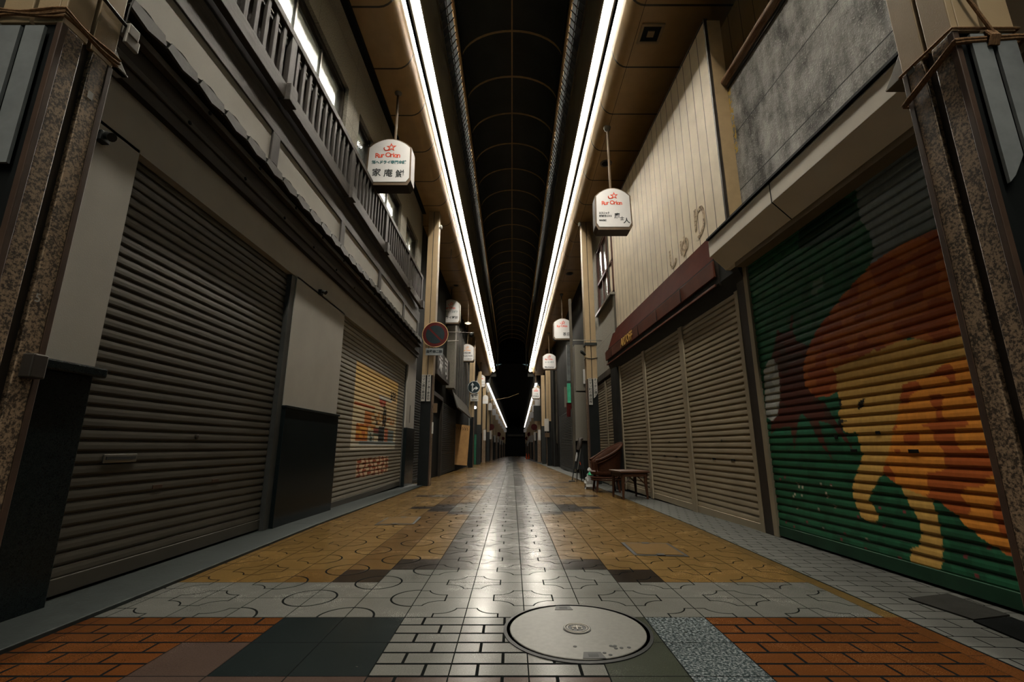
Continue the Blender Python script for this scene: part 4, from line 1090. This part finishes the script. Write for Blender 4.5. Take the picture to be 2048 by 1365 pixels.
q = MB(); q.tube([cp_(k*2*PI/28, .28, .27) for k in range(28)], .02, 8, True); q.tube([cp_(k*2*PI/28, .285, .23) for k in range(28)], .014, 8, True); q.build('seat_apron', 'rattan', ch, smooth=True)
for a in (PI-.75, PI+.75, .75, -.75):
    tub([cp_(a, .25, .31), cp_(a, .27, .15), cp_(a, .30, 0)], [.022, .02, .018], 'leg', 'rattan', ch, 8)
for a in (PI-.75, PI+.75):
    tub([cp_(a, .27, .33), cp_(a, .315, .45), cp_(a, .325, backz(a))], .018, 'arm_post', 'rattan', ch, 8)
# white bag
G = drop(9.9)
bg = thing('carrier_bag', 'white plastic carrier bag with green print beside the rattan chair', 'bag', (1.66, 9.9, G))
q = MB(); prof = [(.03, 0), (.12, .004), (.135, .05), (.125, .11), (.118, .16), (.10, .21), (.085, .25), (.06, .29), (.038, .32), (.03, .34), (.045, .37), (.03, .40), (.012, .43)]
q.lathe(prof, (1.66, 9.9, G), 20)
for i, v in enumerate(q.v):
    n = rnd(i*1.7, i*.3); q.v[i] = (1.66 + (v[0]-1.66)*(1+.6*(n-.5)) - .12*(v[2]-G)**2*2, 9.9 + (v[1]-9.9)*(.6+.6*n), v[2] + .012*(n-.5) if v[2] > G+.01 else v[2])
q.build('bag_body', 'bag', bg, smooth=True)
q = MB(); q.lathe([(.052, 0), (.070, .02), (.050, .06), (.03, .075)], (1.648, 9.872, G+.27), 10); q.build('green_print', 'bag_print', bg, smooth=True)
# folded easel with draped cloths
G = drop(12.5)
ea = thing('easel_stand', 'folding black easel hung with cloths and rods before the stucco pier', 'easel', (1.72, 12.5, G))
ex, ey = 1.74, 12.5
for dx, dy, nm in ((-.17, -.08, 'leg'), (-.05, -.10, 'leg'), (.12, .2, 'leg'), (.2, .16, 'leg')):
    tub([(ex+dx, ey+dy, G), (ex+.06, ey+.04, G+1.05)], .013, nm, 'black', ea, 6)
q = MB(); q.hexa([(ex-.10, ey-.09, G+.32), (ex+.16, ey-.09, G+.30), (ex+.16, ey-.06, G+.30), (ex-.10, ey-.06, G+.32), (ex+.0, ey-.0, G+.92), (ex+.14, ey-.0, G+.92), (ex+.14, ey+.03, G+.92), (ex+.0, ey+.03, G+.92)]); q.build('board', 'black', ea)
q = MB(); q.tube([(ex+.02, ey-.05, G+.80), (ex+.07, ey-.04, G+.95), (ex+.09, ey, G+1.08), (ex+.16, ey+.02, G+1.10)], [.05, .065, .055, .03], 10); q.build('brown_cloth', 'wood_brown', ea, smooth=True)
tub([(ex-.02, ey-.12, G+.30), (ex+.09, ey-.06, G+.86)], .009, 'pale_rod', 'alu', ea, 6)
q = MB(); q.tube([(ex-.06, ey-.12, G+.52), (ex-.03, ey-.11, G+.66), (ex-.02, ey-.10, G+.74)], [.018, .026, .012], 8); q.build('pale_cloth', 'bag', ea, smooth=True)
q = MB(); q.tube([(ex+.06, ey-.12, G+.42), (ex+.045, ey-.12, G+.50)], .008, 6); q.build('red_tag', 'cone', ea)
q = MB(); q.box(ex-.26, ex-.1, ey-.2, ey-.05, G, G+.03); q.build('tray', 'dark', ea)

# ================================================================== TRAFFIC SIGNS
npk = thing('no_parking_sign', 'round no-parking traffic sign on the second left pillar', 'traffic sign', (-1.84, 10.5, 3.4))
c = onY(870.5, 669.5, 10.5); R_ = .305
q = MB(); q.lathe([(R_, 0), (R_, .012)], (c.x, 10.5, c.z), 48, 'y'); q.build('disc', 'sign_red', npk)
q = MB(); q.tube([(c.x+R_*math.cos(k*PI/24), 10.5, c.z+R_*math.sin(k*PI/24)) for k in range(48)], .006, 6, True); q.build('rim', 'rib', npk)
q = MB(); q.lathe([(R_*.73, -.004), (R_*.73, 0), (.01, 0)], (c.x, 10.5, c.z), 40, 'y'); q.build('blue_field', 'sign_blue', npk)
q = MB(); a = PI*.75; w = .022
d = (math.cos(a), math.sin(a)); n_ = (-d[1], d[0]); L = R_*.75
q.prism([(c.x + d[0]*u + n_[0]*v_, c.z + d[1]*u + n_[1]*v_) for u, v_ in ((-L, -w), (L, -w), (L, w), (-L, w))], 'y', 10.5-.008, 10.5-.003); q.build('slash', 'sign_red', npk)
a, b = onY(851, 711, 10.5), onY(886, 697, 10.5)
q = MB(); q.box(a.x, b.x, 10.5, 10.512, a.z, b.z); q.build('plate', 'board_grey', npk, bevel=.003)
text('自動車二輪', (b.x-a.x)*.185, 'black_ink', npk, 'plate_lettering', ((a.x+b.x)/2, 10.497, (a.z+b.z)/2), '-y', bold=.004, depth=.002)
q = MB(); q.bar((c.x, 10.53, a.z), (c.x, 10.53, c.z+.2), .018); q.bar((c.x, 10.53, c.z), (-1.95, 10.76, c.z), .014); q.build('bracket_pole', 'steel_dark', npk)
am = thing('bracket_arm', 'thin metal arm with a dark lamp reaching out beside the no-parking sign', 'bracket', (-1.8, 11.05, onY(930, 665, 11.05).z))
a, b = onY(866, 664, 11.05), onY(948, 666, 11.05); tub([a, b], .009, 'arm', 'steel_dark', am, 6)
c = onY(943, 670, 11.05); q = MB(); q.lathe([(.03, -.08), (.055, -.02), (.06, .06), (.05, .065)], (c.x, 11.05, c.z), 16, 'y'); q.build('lamp_head', 'dark', am, smooth=True)
a, b = onY(895, 683, 11.05), onY(917, 682, 11.05); q = MB(); q.bar(a, b, .012); q.build('spike', 'bracket', am)
ar = thing('arrow_sign', 'round blue sign with straight-on and right-turn arrows', 'traffic sign', (-2, 23.6, 3.9))
c = onY(948, 775, 23.6); R_ = .315
q = MB(); q.lathe([(R_, 0), (R_, .012)], (c.x, 23.6, c.z), 40, 'y'); q.build('disc', 'sign_blue', ar)
q = MB(); q.tube([(c.x+R_*math.cos(k*PI/20), 23.6, c.z+R_*math.sin(k*PI/20)) for k in range(40)], .01, 6, True); q.build('rim', 'arrow_grey', ar)
q = MB(); x, z = c.x, c.z
q.prism([(x-.11, z-.22), (x-.05, z-.22), (x-.05, z+.10), (x+.01, z+.10), (x-.08, z+.25), (x-.17, z+.10), (x-.11, z+.10)], 'y', 23.588, 23.598)
q.prism([(x-.05, z-.14), (x-.03, z-.07), (x+.03, z-.02), (x+.09, z-.02), (x+.09, z+.05), (x+.22, z-.05), (x+.09, z-.15), (x+.09, z-.08), (x+.04, z-.08), (x+.0, z-.12), (x-.01, z-.16)], 'y', 23.588, 23.598)
q.build('arrows', 'arrow_grey', ar)
a, b = onY(940.5, 803, 23.6), onY(957, 789, 23.6); q = MB(); q.box(a.x, b.x, 23.6, 23.615, a.z, b.z); q.build('plate', 'paper', ar)
text('自転車を\n除　く', (b.x-a.x)*.2, 'black_ink', ar, 'plate_lettering', ((a.x+b.x)/2, 23.597, b.z-.10), '-y', bold=.006, depth=.002)
q = MB(); q.box(a.x+.06, b.x-.06, 23.595, 23.6, a.z+.05, a.z+.085); q.build('plate_bar', 'black_ink', ar)
q = MB(); q.bar((c.x, 23.65, a.z), (c.x, 23.65, c.z+.2), .025); q.bar((c.x, 23.65, c.z-.2), (c.x-.15, 24.0, c.z-.2), .02); q.build('bracket_pole', 'steel_dark', ar)

# ================================================================== MIDDLE DISTANCE, LEFT
def pbox(name, label, cat, x0, x1, yt, yb, y, depth, mat, group=None, kind=None, bevel=0, ground=False):
    a, b = onY(x0, yb, y), onY(x1, yt, y); q = MB(); z0 = drop(y)-.02 if ground else a.z
    q.box(a.x, b.x, y, y+depth, z0, b.z)
    return tag(q.build(name, mat, None, False, bevel), label, cat, group, kind)
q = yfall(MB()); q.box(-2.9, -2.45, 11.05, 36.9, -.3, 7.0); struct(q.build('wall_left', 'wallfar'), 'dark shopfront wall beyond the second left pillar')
M['siding_dark'] = panelled('siding_dark', (.045, .04, .031), [('y', .32, 0)], rough=.5, line=.05, dark=.2)
t = shutter('roller_shutter', 'narrow dark shutter just before the second left pillar', -1, -2.40, 11.1, 12.9, drop(12), 2.4, 'shutter_dark', None, 2, None)
fin = thing('stucco_sign_wall', 'speckled stucco sign fin with white brushed characters, behind the no-parking sign', 'sign', (-2.25, 13.3, 2.6))
q = MB(); q.box(-2.449, -2.15, 16.75, 17.3, 2.9, 6.0); q.build('fin', 'stucco', fin)
q = MB(); q.box(-2.449, -2.22, 13.4, 16.0, 2.90, 3.70); q.build('signboard', 'steel_dark', fin)
for ch_, y in (('寿', 14.0), ('司', 15.2)): text(ch_, .75, 'sign_white', fin, 'brushed_character', (-2.216, y, 3.30), '+x', bold=.01, depth=.004)
sd = thing('metal_siding_front', 'dark upright metal siding on the upper front beyond the stucco fin', 'facade', (-2.3, 19, 2.5))
q = yfall(MB()); q.box(-2.449, -2.28, 17.4, 23.3, 3.0, 6.7); q.build('siding', 'siding_dark', sd)
q = yfall(MB()); q.prism([(-2.28, 3.05), (-2.28, 2.98), (-2.08, 2.38), (-2.05, 2.42)], 'y', 17.4, 23.2); q.build('sloped_awning', 'siding_dark', sd)
y = 17.8
while y < 23:
    q = yfall(MB()); q.box(-2.28, -2.24, y-.03, y+.03, 3.0, 6.7); q.build('standing_rib', 'siding_dark', sd); y += .48
t = shutter('roller_shutter', 'dark shutter behind the leaning plywood board', -1, -2.40, 15.6, 19.4, drop(17), 2.3, 'shutter_dark', None, 2, None)
door = thing('shop_door', 'dim glazed shop door frame between the stucco fin and the plywood', 'door', (-2.4, 14.2, drop(14)))
q = yfall(MB()); q.box(-2.44, -2.30, 13.0, 13.12, -.05, 2.5); q.box(-2.44, -2.30, 15.2, 15.32, -.05, 2.5); q.box(-2.44, -2.30, 13.0, 15.3, 2.4, 2.52); q.build('frame', 'steel_dark', door)
q = yfall(MB()); q.box(-2.42, -2.40, 13.1, 15.2, 0, 2.4); q.build('pane', 'black', door)
for px0, px1, yt, yb, m, lab in ((866, 875, 807, 826, 'sign_side', 'small amber paper notice beside the street name boards'), (863, 867, 845, 868, 'paper', 'white strip notice low on the second left pillar')):
    pbox('notice_sign', lab, 'notice', px0, px1, yt, yb, 10.72, .015, m)
pw = thing('plywood_board', 'tall brown plywood board with scribbles leaning on the left', 'board', onY(918, 930, 19.5))
A = [onY(x, y_, 19.5) for x, y_ in ((896, 929), (934, 932), (940, 852), (899, 846.5))]; q = MB()
q.hexa([(p.x, p.y, p.z) for p in A] + [(p.x, p.y+.02, p.z) for p in A]); q.build('sheet', 'cardboard', pw)
for k in range(8):
    p = A[3]*(1-k/9-.08) + A[2]*(k/9+.08); q = MB(); q.tube([(p.x, 19.49, p.z-.10), (p.x+.04, 19.49, p.z-.16-.05*rnd(k, 2)), (p.x+.01, 19.49, p.z-.22)], .008, 5); q.build('scribble', 'wood_brown', pw)
p3l = pillar(-1, 23.9, 24.15, 'slim pillar carrying the blue arrow sign', xi=1.98, dz=drop(24))
pbox('notice_sign', 'pale notice on the pillar under the blue arrow sign', 'notice', 937, 940, 833, 852, 23.85, .02, 'board_grey')
bl = thing('street_bulb', 'bare glowing bulb under the blue arrow sign', 'bulb', onY(950, 816, 26))
p = onY(950, 816, 26); q = MB(); q.lathe([(.02, -.07), (.07, -.03), (.085, .02), (.05, .07), (.02, .085)], (p.x, 26, p.z), 16); q.build('globe', 'bulb', bl, smooth=True)
q = MB(); q.bar((p.x, 26, p.z+.08), (p.x-.25, 26, p.z+.25), .015); q.build('arm', 'steel_dark', bl)
dl = thing('wall_lamp', 'small lit dish lamp hanging beyond the jeweller sign', 'lamp', onY(936, 646, 18))
p = onY(936, 647, 18); q = MB(); q.lathe([(.13, 0), (.06, -.04), (.02, -.05)], (p.x, 18, p.z), 16); q.build('lit_dish', 'downlight', dl, smooth=True)
q = MB(); q.lathe([(.15, .0), (.15, .012), (.03, .06), (.02, .07)], (p.x, 18, p.z+.004), 16); q.build('shade', 'bracket', dl, smooth=True)
tub([(p.x, 18, p.z+.07), (p.x, 18, 6.82+drop(18))], .012, 'rod', 'sign_side', dl, 6)

# ================================================================== MIDDLE DISTANCE, RIGHT
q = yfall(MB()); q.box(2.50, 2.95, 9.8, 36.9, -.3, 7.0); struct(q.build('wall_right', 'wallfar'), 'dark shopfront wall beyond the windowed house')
sp_ = thing('stucco_pier', 'speckled stucco pier and lintel behind the easel', 'pier', (2.2, 14.0, drop(14)))
a, b = onY(1152, 882, 13.6), onY(1172, 782, 13.6); q = MB(); q.box(a.x, b.x+.1, 13.6, 14.0, a.z, b.z); q.build('pier', 'stucco', sp_)
a, b = onY(1152, 785, 13.6), onY(1176, 690, 13.6); q = MB(); q.box(a.x, b.x+.2, 13.6, 14.05, a.z, b.z); q.build('lintel', 'stucco', sp_)
q = MB(); q.box(2.0, 2.5, 13.65, 14.0, drop(14)-.1, onY(1150, 880, 13.6).z); q.build('base', 'dark', sp_)
a, b = onY(1146, 880, 13.5), onY(1151.5, 598, 13.5); q = MB(); q.box(a.x, a.x+.07, 13.5, 13.6, a.z-.9, b.z); q.build('corner_post', 'wallfar2', sp_)
pbox('notice_sign', 'white upright notice on the stucco pier', 'notice', 1167, 1171.5, 739, 768, 13.55, .03, 'sign_white')
a = onY(1146, 681, 11.2); b = onY(1216, 681.5, 11.2)
ra = thing('rod_arm', 'thin rod and dark band across the second right pillar', 'bracket', (1.9, 11.3, a.z))
tub([a, b], .008, 'rod', 'bracket', ra, 6)
q = MB(); q.box(1.86, 2.17, 11.33, 11.62, a.z-.10, a.z-.03); q.build('band', 'dark', ra)
tub(loop(1, 11.35, 11.6, a.z-.42, .008, sag=.03), .01, 'tie', 'cable', ra, 6, True)
q = MB(); q.tube([(1.86, 11.34, a.z-.35), (1.77, 11.30, a.z-.28), (1.74, 11.28, a.z-.27)], [.03, .045, .03], 10); q.build('lamp_head', 'dark', ra, smooth=True)
pbox('shop_sign', 'red shop plate beyond the stucco pier', 'sign', 1134, 1150, 806, 834, 18.0, .1, 'sign_red')
pbox('shop_sign', 'green shop plate above the red one', 'sign', 1135.5, 1141, 767, 808, 18.0, .1, 'sign_green')
pbox('stone_cladding', 'rough pale stone panel around the green plate', 'panel', 1130, 1150, 774, 815, 18.3, .15, 'stucco')
pbox('upper_screen', 'pale corrugated screen above the green plate', 'panel', 1135, 1146, 690, 762, 18.2, .15, 'board_grey')
t = shutter('roller_shutter', 'dark shutter under the red plate', 1, 2.30, 17.6, 22.0, drop(19), 2.2, 'shutter_dark', None, 2, None)
p3r = pillar(1, 27.0, 27.28, 'pillar with a small white plate beside the broad dark column', xi=2.02, dz=drop(27))
pbox('street_name_sign', 'white street name plate low on the third right pillar', 'sign', 1089, 1097.5, 838, 863, 26.9, .03, 'paper')
pbox('notice_sign', 'small tan notice below the white plate on the third right pillar', 'notice', 1090, 1099, 866.5, 875, 26.9, .03, 'sign_side')
q = yfall(MB()); q.box(2.32, 2.49, 25.5, 28.2, -.2, 6.6); q.box(2.3, 2.33, 25.48, 25.6, -.1, 6.6, 1)
tag(q.build('broad_column', ['wallfar', 'dark']), 'broad dark wall column right of the third right pillar', 'column', None, 'structure')
a = onY(1112.5, 742, 25.4); b = onY(1114, 886, 25.4); q = MB(); q.tube([a, b, (b.x+.12, 25.4, b.z-.12)], .045, 10)
tag(q.build('drain_pipe', 'wallfar2', smooth=True), 'upright drain pipe on the broad dark column', 'pipe')
pbox('canopy', 'slanted dark canopy beyond the third right pillar', 'canopy', 1068, 1086, 812, 842, 36.0, .5, 'dark')

# ================================================================== FAR STREET
for s, side in ((-1, 'left'), (1, 'right')):
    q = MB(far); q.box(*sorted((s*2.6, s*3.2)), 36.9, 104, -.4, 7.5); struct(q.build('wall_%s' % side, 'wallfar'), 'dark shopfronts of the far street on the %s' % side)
    names = {-1: 'left', 1: 'right'}[s]
    first = None
    for k in range(13):
        y = (31.5 if s > 0 else 30.0) + k*5.4
        if y > 100: break
        x = s*2.15 + farx(y); g = drop(y)
        q = MB(); q.box(x-.13, x+.13, y, y+.26, g-.02, g+2.5, 0); q.box(x-.12, x+.12, y+.01, y+.25, g+2.5, g+6.0, 1)
        o = tag(q.build('street_pillar', ['granite' if k % 2 else 'dark', 'beige_metal']), 'slim far pillar with dark foot and beige upper half on the %s' % side, 'pillar', 'slim far pillars on the %s' % side)
    for k in range(9):
        y = 33.5 + k*6.3 + (1.5 if s > 0 else 0)
        x = s*(1.95 - .02*k) + farx(y); z = 4.2 + drop(y) + .25*rnd(k, s+3); w = .55 + .15*rnd(k, 5)
        q = MB(); q.prism([(x+a_*w/.74*.74, z+b_*.8) for a_, b_ in lantern_outline(w/.74*.72, .8)], 'y', y, y+.2)
        o = tag(q.build('hanging_sign', 'sign_white'), 'small distant white hanging sign on the %s' % side, 'sign', 'distant hanging signs on the %s' % side)
        if k == 0: pass
    for k in range(6):
        y = 34 + k*8.0; x = s*2.0 + farx(y); z = drop(y) + 1.55 + .5*rnd(k, s+9)
        q = MB(); q.box(x-.09, x+.09, y-.03, y, z, z+.75)
        tag(q.build('street_name_sign', 'paper'), 'distant white upright plate on a far pillar on the %s' % side, 'sign', 'distant upright plates on the %s' % side)
    for k in range(3):
        y = 42 + k*17.0; x = s*1.95 + farx(y); z = drop(y) + 3.0
        q = MB(); q.lathe([(.28, 0), (.28, .02)], (x, y, z), 20, 'y')
        tag(q.build('traffic_sign', 'sign_red'), 'distant dark round traffic sign on the %s' % side, 'traffic sign', 'distant round signs on the %s' % side)
    for k in range(8):
        y = 38 + k*7.5; x0 = s*2.6 + farx(y); g = drop(y); h = 2.2 + 1.2*rnd(k, s+4)
        q = MB(); q.box(*sorted((x0 - s*(.24 + .06*rnd(k, 8)), x0 - s*.035)), y, y+2.3, g + 2.3, g + 2.3 + h)
        tag(q.build('shop_front_box', ['wallfar2', 'wallfar', 'plaster'][k % 3]), 'boxy projecting far shop sign wall on the %s' % side, 'shop front', 'projecting far shop fronts on the %s' % side)
for k in range(5):
    y = 30.2 + k*.55; g = drop(y); q = MB(); q.box(-2.449, -2.3, y, y+.53, g-.02, g+1.9)
    tag(q.build('door_leaf', 'green_paint', None, False, .01), 'green painted door leaf far along the left', 'door', 'green door leaves on the left')
p = onY(970, 889, 38); q = MB(); q.lathe([(.06, 0), (.06, .1), (.03, .14)], (p.x, 38, p.z), 10); tag(q.build('warning_lamp', 'cone'), 'small orange warning lamp far on the left', 'lamp')
for px, lab in ((1053, 'orange traffic cone far away on the right, the left one'), (1057.5, 'orange traffic cone far away on the right, the right one')):
    y = 55.0; p = onY(px, 905, y); g = drop(y); t = thing('traffic_cone', lab, 'traffic cone', (p.x, y, g))
    q = MB(); q.lathe([(.115, .03), (.03, .62), (.025, .63)], (p.x, y, g), 14); q.build('cone', 'cone', t, smooth=True)
    q = MB(); q.box(p.x-.13, p.x+.13, y-.13, y+.13, g, g+.03); q.build('base', 'dark', t)
# loose wires
w1 = onY(985, 800, 30); 
for lab, pts, m in (('pale slack wire strung across the street beyond the arrow sign', [onY(965, 801, 30), onY(990, 800, 30), onY(1015, 796, 30), onY(1037, 788, 30)], 'rib'),
                    ('thin cable hanging from the left lamp trough', [onY(905, 425, 13), onY(903, 470, 13), onY(902, 520, 13)], 'cable'),
                    ('thin cable hanging from the right lamp trough', [onY(1143, 405, 12.5), onY(1152, 440, 12.5), onY(1160, 480, 12.0)], 'cable')):
    q = MB(); q.tube(pts, .009, 5); tag(q.build('hanging_wire', m, smooth=True), lab, 'wire')

# ================================================================== CAMERA, WORLD, VIEW
cd = bpy.data.cameras.new('camera'); cam = bpy.data.objects.new('camera', cd); COL.objects.link(cam)
cam.location = (0, 0, EYE); cam.rotation_euler = (PI/2 + PITCH, 0, 0); cd.sensor_width = 36; cd.lens = F/2048*36; cd.clip_start = .05; cd.clip_end = 300
S.camera = cam
w = bpy.data.worlds.new('world'); S.world = w; w.use_nodes = True
bg_ = w.node_tree.nodes['Background']; bg_.inputs[0].default_value = (.10, .16, .16, 1); bg_.inputs[1].default_value = 1.0  # dim teal ambient light added as fill to tint the shadows
S.view_settings.view_transform = 'Standard'; S.view_settings.look = 'None'; S.view_settings.gamma = 1.0; S.view_settings.use_curve_mapping = False
S.view_settings.exposure = -0.3
S.cycles.max_bounces = 6; S.cycles.diffuse_bounces = 4; S.cycles.glossy_bounces = 3; S.cycles.use_light_tree = True
S.cycles.sample_clamp_indirect = 6.0; S.cycles.caustics_reflective = False; S.cycles.caustics_refractive = False
S.cycles.use_denoising = True
